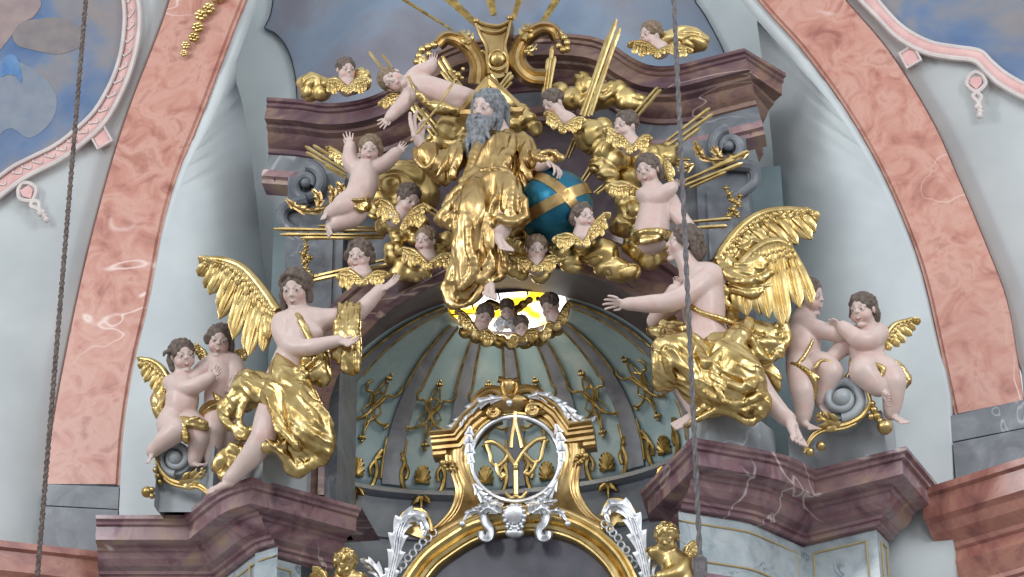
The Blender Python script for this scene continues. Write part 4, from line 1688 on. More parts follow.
# ---------------------------------------------------------------- the two cherubs on the left pier
def putti_left():
    f = Fig(-0.38)
    t = thing('cherub_statue', 'dark-haired seated cherub at far left hugging another, gilded wing spread behind', 'statue', f.pt(180, 480), 'naked cherub statues')
    body(f, t, ((182.5, 356, 18), 34, 26, -2, -6),
         limbs=[([(181, 366, 11, 8), (181, 376, 9, 8), (182, 386, 8, 12)], 3),
                ([(183, 390, 8, 14), (182, 403, 9, 14.5), (179, 417, 6, 12.5)], 4),
                ([(171, 383, 8, 8.5), (180, 388, 18, 8), (193, 387, 24, 7.2), (203, 382, 26, 6), (211, 377, 25, 4.8)], 3),
                ([(194, 380, 6, 8), (202, 374, 2, 7), (210, 366, 0, 6)], 3),
                ([(172, 417, 8, 11), (170, 426, 16, 11.5), (177, 431, 26, 10.5)], 4),
                ([(177, 431, 26, 10), (165, 440, 24, 8.5), (156, 448, 20, 6), (152, 452, 18, 5)], 3),
                ([(186, 420, 4, 12), (196, 430, 10, 12), (200, 440, 12, 9)], 4),
                ([(199, 438, 12, 9), (196, 452, 6, 7), (194, 462, 4, 5)], 3)],
         hands=[((210, 378, 25), (222, 367, 28), (-.3, .2, .9), -1)],
         feet=[((156, 454, 18), (147, 465, 24), (-.8, .5, .4)), ((192, 467, 2), (203, 466, 12), (0, 1, .3))],
         hair=dict(n=120, low=-.5, seed=3, locks=[[(-.33, -.1, .05, .1), (-.42, -.05, -.1, .08), (-.36, 0, -.35, .09), (-.3, .05, -.42, .05)], [(-.3, 0, .2, .06), (-.55, .05, .18, .05), (-.62, .05, .08, .03)]]))
    D = Cloth(f, .0075)
    D.mass([(183, 421, 24, 4), (194, 424, 26, 5), (205, 427, 22, 4)], 3)
    D.fold((182, 421, 28, 2), (194, 420, 32, 2), (206, 424, 26, 2)).fold((184, 424, 28, 3), (185, 433, 30, 3), (187, 441, 28, 2))
    D.crease(1.2, 14, (1, -.2, 0), 5, 4)
    D.add('loincloth', 'gold', t)
    D = Cloth(f, .0075)
    D.mass([(165, 388, -2, 5), (157, 398, -2, 6), (158, 408, -2, 6), (163, 418, -2, 3)], 3)
    D.fold((164, 386, 0, 2), (154, 398, 2, 2.2), (157, 412, 4, 2), (163, 420, 2, 1.5)).fold((166, 396, 2, 2), (160, 406, 5, 2.4), (163, 416, 3, 2))
    D.crease(1.4, 12, (.2, -1, 0), 5, 2)
    D.add('drapery', 'gold', t)
    wing(f, 'wing', 'gold', t, [(170, 380, 2), (162, 368, 2), (152, 361, 0), (141, 359, -2)],
         [(138, 361, -2), (140, 369, -1), (142, 377, 0), (146, 383, 1), (151, 389, 2), (156, 394, 3), (161, 398, 4)], rows=3, w=6.5, lift=1.6, cov=.6)

    f = Fig(-0.30)
    t = thing('cherub_statue', 'standing cherub hugged by the seated one, between it and the front-facing angel', 'statue', f.pt(212, 470), 'naked cherub statues')
    body(f, t, ((219.5, 341, 18), 34, 4, -2, 8),
         limbs=[([(219, 351, 11, 8), (219, 360, 8, 8), (220, 370, 6, 12)], 3),
                ([(213, 363, 6, 9), (224, 363, 6, 10), (234, 364, 6, 8.5)], 4),
                ([(221, 374, 6, 14), (220, 387, 8, 13), (217, 400, 6, 11.5)], 4),
                ([(234, 364, 6, 8), (238, 374, 10, 7.4), (237, 382, 16, 6), (233, 387, 20, 5)], 3),
                ([(210, 364, 6, 7.5), (202, 370, 2, 7), (194, 378, -4, 6)], 3),
                ([(216, 404, 8, 11), (215, 420, 12, 10), (214, 434, 14, 9.5)], 4),
                ([(214, 434, 14, 9), (213, 448, 10, 8), (211, 460, 8, 5.6)], 3),
                ([(226, 404, 2, 12), (230, 424, -2, 10), (226, 446, -6, 8)], 4)],
         hands=[((233.5, 385, 20), (229, 399, 22), (-.4, 0, .9), 1, 8, 60)],
         feet=[((210, 465, 4), (201, 467, 16), (0, 1, .3))],
         hair=dict(n=120, low=-.5, seed=8, locks=[[(.3, -.05, .15, .1), (.4, 0, -.05, .09), (.38, .02, -.3, .09)], [(-.3, -.05, .2, .09), (-.42, 0, .05, .08), (-.38, 0, -.1, .06)]]))
    D = Cloth(f, .0075)
    D.mass([(206, 411, 14, 6), (213, 406, 20, 5), (222, 404, 18, 4)], 3)
    D.fold((210, 388, 20, 1.6), (216, 396, 22, 1.8), (222, 402, 20, 2)).fold((203, 414, 16, 2.2), (211, 409, 24, 2.4), (223, 406, 22, 2)).fold((205, 418, 16, 2), (213, 413, 22, 2.2))
    D.crease(1.3, 13, (.8, .5, 0), 5, 6)
    D.add('loincloth', 'gold', t)
    side_wing(f, t, (208, 366, -6), (199, 347, -8), (-3, 8, 0), 5, 6)
    side_wing(f, t, (233, 362, -6), (243, 350, -8), (4, 10, 0), 5, 6)


# ---------------------------------------------------------------- the two cherubs on the right pier
def putti_right():
    f = Fig(-0.52)
    t = thing('cherub_statue', 'cherub in profile facing right, pushed up against the profile angel\'s wing', 'statue', f.pt(803, 436), 'naked cherub statues')
    body(f, t, ((809, 297, 10), 37, 58, -2, 3),
         limbs=[([(805, 306, 5, 8), (804, 314, 4, 8), (803, 324, 4, 12)], 3),
                ([(803, 328, 4, 14), (803, 344, 8, 15), (802, 360, 4, 14)], 4),
                ([(800, 322, 10, 9), (814, 328, 18, 8), (832, 333, 20, 6.6), (846, 338, 14, 5.4)], 3),
                ([(799, 364, 10, 12), (801, 378, 18, 11), (803, 392, 22, 10.5)], 4),
                ([(803, 392, 22, 10), (804, 406, 18, 8.2), (803, 420, 14, 6)], 3),
                ([(812, 364, 4, 12), (824, 366, 14, 11), (832, 373, 18, 10)], 4),
                ([(832, 374, 18, 9.5), (826, 388, 12, 8), (821, 402, 8, 5.6)], 3)],
         hands=[((846, 338, 14), (860, 342, 14), (0, -.4, .9), 1)],
         feet=[((801, 426, 10), (816, 431, 24), (.1, 1, .4)), ((818, 408, 4), (828, 414, 14), (.1, 1, .4))],
         hair=dict(n=120, low=-.45, front=.45, seed=5, curl=.075))
    D = Cloth(f, .007)
    D.fold((813, 340, 24, 1.4), (806, 354, 27, 1.6), (797, 366, 26, 2.6)).fold((793, 364, 24, 2.6), (806, 370, 32, 2.2), (818, 378, 30, 2.2)).fold((800, 368, 28, 2), (812, 376, 32, 2.2), (816, 388, 28, 1.8), (813, 402, 20, 1.6))
    D.fold((815, 368, 28, 1.8), (821, 361, 28, 1.8), (831, 362, 28, 1.6))
    D.add('sash', 'gold', t)

    t = thing('cherub_statue', 'cherub at far right pushing away its companion, small gilded wing raised behind', 'statue', f.pt(868, 420), 'naked cherub statues')
    body(f, t, ((862.5, 310.5, 22), 34, -34, 8, -12),
         limbs=[([(867, 320, 14, 8), (868, 328, 10, 8.5), (867, 338, 6, 12)], 3),
                ([(858, 336, 6, 9), (868, 335, 6, 11), (879, 334, 8, 9)], 4),
                ([(867, 342, 6, 15), (867, 356, 6, 14.5), (870, 366, 2, 13)], 4),
                ([(878, 333, 10, 9), (871, 340, 22, 8.5), (860, 340, 27, 8), (850, 333, 28, 6.5), (842, 326, 28, 5)], 3),
                ([(853, 340, 6, 8), (844, 346, 8, 7.6), (835, 355, 10, 6.2), (829, 360, 12, 5)], 3),
                ([(866, 366, 8, 13), (863, 372, 26, 12.5)], 4),
                ([(863, 372, 26, 11.5), (872, 382, 24, 9.5), (879, 389, 22, 7)], 3),
                ([(876, 366, 4, 13), (888, 374, 12, 12), (894, 383, 16, 10.5)], 4),
                ([(894, 383, 16, 10), (893, 400, 10, 8.5), (891, 414, 6, 6)], 3)],
         hands=[((843, 327, 28), (828, 319, 30), (-.2, -.6, .7), -1, 10, 14), ((829, 360, 12), (818, 366, 16), (0, -.6, .8), 1)],
         feet=[((877, 390, 20), (889, 402, 34), (.6, -.3, .6)), ((889, 418, 4), (907, 425, 12), (.1, 1, .4))],
         hair=dict(n=120, low=-.5, front=.3, brow=.42, seed=9, curl=.075, locks=[[(.3, -.1, .15, .1), (.38, -.15, -.1, .1), (.34, -.2, -.34, .08)], [(-.32, .05, .1, .05), (-.36, .08, -.12, .06)]]))
    D = Cloth(f, .0075)
    D.mass([(886, 362, -4, 4), (896, 368, -6, 5), (905, 378, -6, 5)], 3)
    D.fold((886, 360, -2, 2), (898, 366, -2, 2.2), (909, 380, -2, 2)).fold((904, 384, -4, 3), (908, 378, -4, 2))
    D.crease(1.2, 13, (1, -.7, 0), 5, 6)
    D.add('drapery', 'gold', t)
    D = Cloth(f, .0075)
    D.fold((874, 364, 28, 2), (883, 369, 27, 2.6), (881, 378, 26, 1.8))
    D.add('loincloth', 'gold', t)
    D = Cloth(f, .0075)
    D.fold((851, 360, 10, 2), (850, 372, 12, 2), (846, 380, 10, 3))
    D.add('drapery', 'gold', t)
    wing(f, 'wing', 'gold', t, [(884, 344, 2), (888, 332, 2), (896, 324, 1), (910, 320, 0)],
         [(921, 322, 0), (916, 329, 0), (912, 336, 1), (906, 342, 1), (899, 347, 2), (891, 350, 3)], rows=3, w=6, lift=1.5, cov=.6)


putti_left()
putti_right()
# ---------------------------------------------------------------- profile angel on the right pier
def angel_right():
    f = Fig(-0.80)
    t = thing('angel_statue', 'large profile angel in gilded drapery kneeling and reaching left, right pier', 'statue', f.pt(725, 440))
    body(f, t, ((682.5, 244, 24), 38, -84, 14, -6), baby=False, vox=.0078,
         limbs=[([(684, 254, 22, 8.5), (688, 266, 20, 8.5), (695, 278, 18, 12)], 3),
                ([(694, 280, 14, 13), (708, 278, 22, 13), (716, 284, 16, 11)], 5),
                ([(702, 290, 18, 19), (704, 308, 18, 18), (704, 324, 16, 17), (708, 342, 12, 19)], 5),
                ([(709, 279, 30, 10.5), (694, 290, 40, 9.5), (676, 300, 46, 8.6), (666, 303, 48, 8)], 3),
                ([(666, 303, 48, 8), (650, 304, 50, 7.6), (634, 304, 50, 5.6), (626, 304, 50, 4.8)], 2.5),
                ([(688, 286, 6, 9.5), (672, 304, 4, 8.6), (656, 321, 4, 8.2)], 3),
                ([(656, 321, 4, 8), (664, 306, 16, 7), (672, 293, 22, 5), (674, 289, 24, 4.4)], 2.5),
                ([(706, 346, 18, 15), (686, 350, 34, 14), (668, 354, 44, 12)], 4),
                ([(668, 354, 44, 11.5), (676, 376, 38, 9.5), (688, 398, 30, 6.6), (694, 410, 26, 5.6)], 3),
                ([(716, 350, 12, 15), (742, 370, 26, 14), (760, 392, 30, 12)], 4),
                ([(758, 390, 30, 11), (772, 404, 28, 8.6), (784, 416, 26, 6.4), (789, 420, 26, 6)], 3)],
         hands=[((627, 304, 50), (603, 300, 52), (.2, -.5, .9), -1, 16, 16), ((674, 290, 24), (680, 275, 28), (-.6, .1, .7), 1, 8, 40)],
         feet=[((697, 419, 22), (671, 429, 34), (.1, 1, .3)), ((783, 420, 24), (800, 448, 34), (.7, .6, .6))],
         hair=dict(n=130, low=-.6, front=.5, brow=.6, seed=12, curl=.085,
                   locks=[[(x * .28, -.1, .3, .1), (x * .36, -.25, .0, .11), (x * .3, -.4, -.25, .1), (x * .2, -.45, -.4, .07)] for x in (-1, 1)] + [[(0, -.4, .2, .1), (0, -.55, -.05, .12), (.05, -.5, -.3, .1)], [(.3, .12, .3, .06), (.36, 0, .22, .07)]]))
    D = Cloth(f, .0095)
    # left knee drop
    D.mass([(700, 346, 26, 14), (682, 350, 42, 16), (668, 352, 50, 15)], 5)
    D.mass([(664, 354, 50, 11), (666, 368, 48, 11), (668, 382, 42, 9)], 4)
    D.mass([(676, 356, 46, 12), (686, 376, 44, 12), (696, 396, 36, 11)], 5)
    # lap and right thigh
    D.mass([(708, 350, 22, 17), (726, 358, 38, 19), (742, 372, 44, 19), (752, 386, 42, 16)], 6)
    D.mass([(704, 372, 36, 14), (722, 392, 42, 16), (744, 402, 40, 13), (762, 398, 36, 9)], 5)
    D.mass([(694, 414, 26, 5), (708, 408, 32, 6), (728, 405, 36, 7), (754, 408, 34, 9)], 5)
    # fan of cloth behind the back
    D.mass([(738, 328, 2, 8), (756, 334, 2, 12), (772, 340, 0, 11), (766, 352, 4, 9)], 5)
    D.mass([(740, 338, 10, 8), (752, 352, 14, 8), (762, 358, 10, 6)], 4)
    D.mass([(762, 366, -4, 4), (772, 376, -6, 5), (778, 388, -8, 3)], 3)
    D.mass([(668, 320, 0, 6), (672, 330, 6, 8), (688, 332, 16, 8)], 4)
    D.mass([(652, 331, 10, 3), (664, 336, 20, 4), (678, 336, 28, 5)], 3)
    # ridges
    D.fold((750, 322, 30, 3), (744, 334, 42, 4.5), (732, 348, 52, 4.5), (718, 358, 56, 4), (709, 364, 56, 3.6), (700, 354, 50, 3), (691, 336, 40, 2.6))
    D.fold((742, 328, 30, 3), (728, 340, 46, 4), (714, 346, 44, 3.4), (704, 340, 36, 2.6))
    D.fold((655, 350, 58, 2.4), (660, 342, 56, 3), (672, 338, 54, 3), (684, 344, 54, 2.6))
    D.fold((657, 352, 60, 2.4), (657, 368, 56, 2.4), (659, 386, 46, 2.2))
    D.fold((672, 352, 66, 2.2), (678, 364, 62, 2.6), (690, 376, 58, 2.6), (700, 392, 50, 2.4), (708, 404, 44, 2.6))
    D.fold((684, 350, 58, 2.4), (694, 372, 54, 2.8), (706, 392, 52, 2.8), (720, 402, 52, 2.4))
    D.fold((665, 350, 66, 2), (669, 366, 62, 2.2), (674, 382, 50, 2))
    D.fold((716, 366, 58, 2.4), (716, 380, 58, 2.6), (722, 398, 58, 2.6), (740, 410, 54, 2.6), (758, 404, 46, 2.6))
    D.fold((730, 384, 64, 2.2), (744, 388, 64, 2.6), (756, 380, 58, 2.4))
    D.fold((724, 402, 58, 2.4), (742, 404, 58, 2.4), (762, 394, 48, 2.4), (768, 402, 44, 2.6), (756, 414, 44, 2.6))
    D.fold((686, 422, 28, 2.2), (698, 420, 34, 2.6), (714, 411, 40, 2.6), (732, 413, 42, 3), (748, 422, 42, 2.8), (762, 414, 40, 2.4))
    D.fold((752, 324, 8, 2), (772, 328, 8, 2), (785, 326, 6, 2)).fold((785, 326, 6, 2), (787, 342, 6, 2), (770, 343, 14, 2.2), (756, 344, 18, 2)).fold((786, 342, 6, 2), (776, 356, 10, 2.2), (768, 360, 12, 2.2), (758, 354, 18, 2.4), (750, 340, 22, 2.6), (742, 334, 24, 2.4))
    D.fold((662, 312, 6, 2.2), (664, 326, 14, 2.4), (678, 330, 24, 2.4)).fold((650, 330, 12, 1.8), (664, 333, 24, 2), (680, 334, 34, 2))
    D.groove((706, 352, 62, 3), (709, 356, 64, 3.4), (712, 350, 60, 2.6))
    D.groove((704, 374, 62, 2), (710, 388, 62, 2.4), (718, 396, 62, 2))
    D.groove((757, 334, 16, 4), (770, 335, 14, 4.5), (780, 334, 12, 3))
    D.crease(2.2, 9.5, (.6, -.8, .1), 7, 13)
    D.add('drapery', 'gold', t)
    D = Cloth(f, .007)
    D.fold((689, 305, 36, 2.4), (702, 313, 38, 2.6), (718, 318, 34, 2.8), (732, 323, 26, 2.6), k=1)
    D.add('chest_strap', 'gold', t)
    # shoulder cloth among the feathers
    D = Cloth(f, .009)
    D.mass([(716, 266, 12, 6), (722, 280, 14, 6), (728, 298, 12, 5), (732, 316, 8, 4)], 4)
    D.mass([(724, 266, 16, 7), (738, 276, 20, 10), (754, 272, 20, 10), (766, 262, 16, 8)], 5)
    D.mass([(736, 286, 18, 6), (752, 288, 20, 6), (768, 282, 16, 5)], 4)
    D.fold((718, 260, 20, 2.4), (730, 276, 28, 2.8), (750, 282, 30, 2.8), (770, 274, 24, 2.4)).fold((726, 258, 22, 2.2), (740, 266, 30, 2.6), (758, 260, 28, 2.4)).fold((734, 290, 22, 2), (752, 294, 24, 2.2), (770, 286, 20, 2))
    D.fold((716, 270, 18, 2), (724, 288, 20, 2.4), (728, 308, 16, 2)).fold((738, 256, 22, 3.6), (746, 248, 24, 4), (756, 244, 22, 3.4)).fold((752, 254, 24, 3), (766, 250, 22, 3.6))
    D.crease(1.8, 11, (.9, -.4, .1), 6, 21)
    D.add('shoulder_cloth', 'gold', t)
    wing(f, 'wing', 'gold', t, [(716, 268, 0), (724, 250, 0), (742, 228, 0), (762, 215, 0), (784, 211, 0), (806, 212, 0)],
         [(818, 222, 0), (817, 231, 0), (812, 240, 0), (800, 243, 1), (788, 246, 1), (776, 250, 2), (764, 254, 2), (752, 258, 3), (740, 262, 3)], rows=4, w=11, nrm=(-.1, .1, 1), lift=2.0, cov=.6)
    wing(f, 'wing', 'gold', t, [(730, 286, 16), (744, 262, 20), (762, 246, 22), (778, 242, 22), (788, 246, 20)],
         [(812, 305, 18), (804, 307, 18), (797, 306, 18), (792, 322, 17), (782, 327, 17), (773, 318, 17), (760, 315, 16), (750, 316, 16), (741, 312, 15)], rows=4, w=11, nrm=(-.1, 0, 1), lift=2.2, cov=.5)
    return t


angel_right()
# ================================================================== consoles, altarpiece crown, scrolls
def console(label, Y0, cx, cy, R, band, leaf, s, foot):
    f = Fig(Y0)
    t = thing('scroll_console', label, 'console', f.pt(cx, cy + R + 10))
    mb = MB()
    pts, rad = [], []
    for i in range(70):
        u = i / 69
        a = math.pi * (0.5 + 3.6 * u) * s + (0 if s > 0 else math.pi)
        r = R * (1 - .86 * u)
        pts.append(f.pt(cx + math.cos(a) * r, cy + math.sin(a) * r, u * R * .35))
        rad.append(R * (.26 - .12 * u) * PXM)
    tube(mb, pts, rad, 10)
    ball(mb, f.pt(cx, cy, R * .3), A3(R * .42, R * .4, R * .42) * PXM, 14, 10)
    # body of the scroll, thick behind the spiral
    n = 28
    front = [f.pt(cx + math.cos(2 * math.pi * i / n) * R, cy + math.sin(2 * math.pi * i / n) * R, -1) for i in range(n)]
    prism(mb, front, A3(0, .35, 0))
    mb.add('scroll', 'marble_grey', t, 40)
    mb = MB()
    q = crom([(*p, 6) for p in band], 40)
    tube(mb, [f.pt(*p) for p in q], [PXM * (1.6 + 1.3 * math.sin(math.pi * i / 40)) for i in range(41)], 8)
    q2 = [(x - s * 0 + 0, y + 3.2, d + 1) for x, y, d in q[14:]]
    tube(mb, [f.pt(*p) for p in q2], 1.5 * PXM, 8)
    leafy(mb, f, leaf, 3.4, 4, (1, -1), 1.2)
    mb.add('gilt_band', 'gold', t)
    return f, t


f, t = console('scrolled console with gilded band at the far left pier end under the hugging cherubs', -0.40, 175, 458, 16.5,
               [(161, 446), (157, 458), (160, 470), (170, 480), (184, 484), (196, 484), (205, 489), (209, 494)],
               [(180, 483, 8), (192, 480, 10), (199, 474, 10), (206, 470, 8)], 1, [(160, 470), (190, 470), (206, 480), (206, 496), (160, 496)])
for fruit in (((156, 470, 3.4), (158, 476, 3.4), (160, 482, 3.2)), ((147, 492, 5.6), (152, 490, 3.4), (152, 496, 3))):
    mb = MB()
    for (x, y, r) in fruit:
        ball(mb, f.pt(x, y, 4), r * PXM, 10, 8)
    mb.add('pendant_fruit', 'gold', t)
f, t = console('scrolled console with gilded acanthus band on the right pier between the wrestling cherubs', -0.62, 842, 398, 21,
               [(866, 388), (870, 402), (862, 416), (848, 424), (834, 427), (821, 429), (811, 437), (804, 450)],
               [(840, 425, 8), (828, 422, 11), (821, 417, 11), (817, 413, 8)], -1, [(822, 408), (862, 408), (872, 424), (872, 440), (824, 440)])
for fruit in (((872, 404, 3.4), (874, 410, 3.8), (877, 416, 3.8), (871, 417, 3.4), (880, 421, 3)), ((885, 427, 7.4),), ((821, 446, 4.6),), ((806, 447, 4), (810, 452, 4))):
    mb = MB()
    for (x, y, r) in fruit:
        ball(mb, f.pt(x, y, 5), r * PXM, 12, 8)
    mb.add('pendant_fruit', 'gold', t)

# ---- scrolled keystone on top of the pediment
f = Fig(-0.42)
t = thing('keystone_cartouche', 'large gilded cartouche with two C-scrolls crowning the pediment', 'cartouche', f.pt(498, 76))
mb = MB()
sh = [(475, 20), (484, 23), (498, 24.5), (508, 22), (511, 17), (508, 30), (506, 44), (509, 60), (506, 74), (498, 78), (490, 75), (486, 62), (487, 46), (480, 34)]
prism(mb, [f.pt(x, y, 6) for x, y in crom(sh + [sh[0]], 44)[:-1]], A3(0, .22, 0))
for q in ([(475, 21), (480, 34), (486, 46), (487, 60), (489, 74)], [(511, 18), (508, 32), (505, 46), (508, 60), (506, 74)], [(476, 20), (484, 24), (498, 26), (508, 22), (511, 18)],
          [(478, 26), (486, 31), (498, 32), (506, 28)]):
    tube(mb, crom([f.pt(x, y, 8) for x, y in q], 16), 2.0 * PXM, 8)
ball(mb, f.pt(476, 21, 9), 3.6 * PXM)
ball(mb, f.pt(510, 18, 9), 3.6 * PXM)
mb.add('shield', 'gold_red', t, 40)
mb = MB()
ball(mb, f.pt(498, 60, 8), A3(8, 4, 8.6) * PXM, 18, 10)
tube(mb, [f.pt(498 + 9.5 * math.cos(a), 60 + 10 * math.sin(a), 9) for a in np.linspace(0, 2 * math.pi, 28)[:-1]], 1.5 * PXM, 8, closed=True)
mb.add('boss', 'gold', t)


def strap(mb, f, pts, w, th, d0=6):
    """broad C-scroll strap standing up from the wall: pts px,py; w depth in pixels, th thickness"""
    q = crom(pts, 30)
    W = [f.pt(x, y, d0) for x, y in q]
    n = len(W)
    vs, fs = [], []
    for i in range(n):
        t_ = unit(W[min(i + 1, n - 1)] - W[max(i - 1, 0)])
        S = unit(np.cross(t_, CB))
        h = th * PXM * (1 - .35 * i / n)
        for a, b in ((-1, 0), (-.55, .5), (-.2, .25), (.2, .25), (.55, .5), (1, 0), (.8, -.6 * w / th), (-.8, -.6 * w / th)):
            vs.append(W[i] + S * h * a + CB * h * b * 1.6)
    m = 8
    for i in range(n - 1):
        for k in range(m):
            fs.append((i * m + k, i * m + (k + 1) % m, (i + 1) * m + (k + 1) % m, (i + 1) * m + k))
    fs.append(tuple(range(m))[::-1])
    fs.append(tuple((n - 1) * m + k for k in range(m)))
    mb.put(vs, fs)


for side, pts, fl, lf in ((-1, [(478, 84), (479, 66), (472, 51), (460, 41), (447, 38), (438, 45)], [(434, 45), (428, 47), (422, 50), (419, 56), (417, 62), (420, 67), (424, 60), (429, 54)],
                           [(470, 44, 12), (466, 36, 12), (460, 31, 10)]),
                          (1, [(545, 79), (530, 77), (519, 66), (518, 52), (526, 38), (540, 29), (552, 30), (558, 39)], [(560, 34), (564, 38), (567, 43), (567, 49), (563, 50), (559, 46)], [(524, 40, 12), (527, 30, 12), (529, 23, 10)])):
    mb = MB()
    strap(mb, f, pts, 14, 10.5)
    mb.add('scroll', 'gold_red', t, 40)
    mb = MB()
    for i, (x, y) in enumerate(fl):
        ball(mb, f.pt(x, y, 6 + (i % 3)), (4.4 - .1 * i) * PXM, 8, 6)
    mb.add('flower_cluster', 'gold', t)
    mb = MB()
    leafy(mb, f, lf, 3.2, 3, (1, -1), 1.2)
    leafy(mb, f, [(pts[2][0] - side * 2, pts[2][1] + 4, 8), (pts[2][0] - side * 10, pts[2][1] + 4, 6), (pts[2][0] - side * 16, pts[2][1] + 1, 4)][::1] if side < 0 else
          [(524, 52, 8), (532, 50, 6), (537, 44, 4)], 2.4, 2, (1, -1), 1.1)
    mb.add('leaf', 'gold', t)

# ---- monogram medallion over the altar painting
f = Fig(-0.55)
t = thing('monogram_medallion', 'openwork gilded medallion with silver leaves and interlaced monogram above the altar painting', 'medallion', f.pt(515, 540))
ringc, ra, rb = (515.5, 459), 44.5, 42.5
ring = lambda k=1.0, d=4: [f.pt(ringc[0] + ra * k * math.cos(a), ringc[1] + rb * k * math.sin(a), d) for a in np.linspace(0, 2 * math.pi, 60)[:-1]]
mb = MB()
tube(mb, ring(1.0, 6), 2.2 * PXM, 8, closed=True)
mb.add('silver_ring', 'silver', t)
mb = MB()
tube(mb, ring(1.07, 3), 2.4 * PXM, 8, closed=True)
mb.add('gilt_ring', 'gold', t)
# gilt plate around and below the ring, with concave sides
left = [(455, 424), (449, 440), (447, 458), (453, 474), (457, 490), (453, 508), (442, 522), (428, 534)]
right = [(577, 416), (582, 434), (583, 452), (578, 472), (577, 488), (583, 503), (592, 515), (606, 525)]
Lc, Rc = crom(left, 30), crom(right, 30)
arcp = crom([(428, 548), (455, 531), (483, 519), (515, 514), (545, 512), (575, 519), (606, 538)], 30)
mb = MB()
rg = [(ringc[0] + ra * 1.05 * math.cos(a), ringc[1] + rb * 1.05 * math.sin(a)) for a in np.linspace(math.pi * 1.22, math.pi * .5, 31)]
vs = [f.pt(x, y, 0) for x, y in Lc] + [f.pt(x, y, 2) for x, y in rg]
mb.put(vs, [(i, 31 + i, 32 + i, i + 1) for i in range(30)])
rg2 = [(ringc[0] + ra * 1.05 * math.cos(a), ringc[1] + rb * 1.05 * math.sin(a)) for a in np.linspace(-math.pi * .22, math.pi * .5, 31)]
vs = [f.pt(x, y, 0) for x, y in Rc] + [f.pt(x, y, 2) for x, y in rg2]
mb.put(vs, [(i, i + 1, 32 + i, 31 + i) for i in range(30)])
low = crom([tuple(Lc[-1]), (480, 508), (515, 501.5), (550, 504), tuple(Rc[-1])], 30)
vs = [f.pt(x, y, 1) for x, y in low] + [f.pt(x, y, 1) for x, y in arcp]
mb.put(vs, [(i, 31 + i, 32 + i, i + 1) for i in range(30)])
solidify(mb.add('back_plate', 'gold_red', t, 30), 0.06, 0)
for q in (Lc, Rc):
    mb = MB()
    for off, r in ((0, 2.2), (3.6, 1.5), (6.6, 1.2)):
        sg = 1 if q is Lc else -1
        tube(mb, [f.pt(x + off * sg, y, 3) for x, y in q[8:]], r * PXM, 8)
    mb.add('side_moulding', 'gold_red', t)
# stepped cornice shoulders
for pts, s in (([(433, 438), (454, 436), (466, 420), (484, 405), (495, 401)], 1), ([(534, 398), (546, 402), (561, 413), (573, 430), (594, 427)], 1)):
    mb = MB()
    sweep_v(mb, [f.pt(x, y, 0) for x, y in pts], [(0, -.1), (0, .16), (-.02, .17), (-.035, .13), (-.05, .13), (-.06, .10), (-.085, .10), (-.10, .06), (-.13, .06), (-.14, .03), (-.17, .03), (-.19, 0), (-.19, -.1)])
    mb.add('cornice', 'gold_red', t, 25)
for x, y in ((493, 411), (532, 409)):
    mb = MB()
    sp = [f.pt(x + math.cos(a) * r, y + math.sin(a) * r, 10) for a, r in zip(np.linspace(0, 4.5 * math.pi, 40), np.linspace(6.5, 1.2, 40))]
    tube(mb, sp, np.linspace(2.4, 1.2, 40) * PXM, 8)
    ball(mb, f.pt(x, y, 10), 2.4 * PXM)
    mb.add('volute', 'gold_red', t)
mb = MB()
ball(mb, f.pt(510, 404, 6), A3(21, 7, 11) * PXM, 20, 12)
ball(mb, f.pt(509, 388, 6), A3(9, 6, 10) * PXM, 16, 10)
strap(mb, f, [(498, 379), (504, 381), (509, 382), (514, 381), (519, 379)], 8, 3.4, 10)
strap(mb, f, [(500, 392), (490, 390), (480, 395), (474, 404), (478, 412), (487, 412)], 10, 5, 9)
strap(mb, f, [(517, 391), (528, 389), (539, 393), (546, 402), (543, 411), (534, 411)], 10, 5, 9)
strap(mb, f, [(503, 382), (502, 388), (505, 395), (510, 398), (514, 395), (517, 388), (516, 382)], 6, 2.2, 14)
mb.add('crest', 'gold_red', t, 35)
mb = MB()
ball(mb, f.pt(509.5, 403, 14), 3.6 * PXM)
mb.add('silver_boss', 'silver', t)
for pts in ([(502, 398, 14), (488, 400, 14), (474, 406, 13), (464, 416, 12), (460, 428, 12)], [(464, 414, 11), (456, 424, 10), (449, 431, 9), (440, 434, 8), (433, 431, 8)],
            [(528, 397, 14), (540, 395, 14), (553, 400, 13), (562, 410, 12), (566, 420, 12)], [(555, 400, 11), (566, 408, 10), (576, 418, 9), (588, 422, 8), (596, 416, 8)],
            [(470, 426, 9), (469, 440, 9), (470, 456, 9), (473, 472, 9)], [(556, 424, 9), (560, 438, 9), (562, 454, 9), (560, 470, 9)],
            [(474, 484, 9), (482, 496, 9), (492, 502, 9), (504, 504, 9)], [(557, 480, 9), (549, 494, 9), (538, 502, 9), (524, 503, 9)],
            [(504, 504, 8), (488, 506, 8), (474, 508, 8)], [(526, 503, 8), (542, 503, 8), (558, 500, 8)]):
    mb = MB()
    acanthus(mb, f, [(x, y, d + 5) for x, y, d in pts], 5.4, 5, .4)
    mb.add('silver_leaf', 'silver', t)
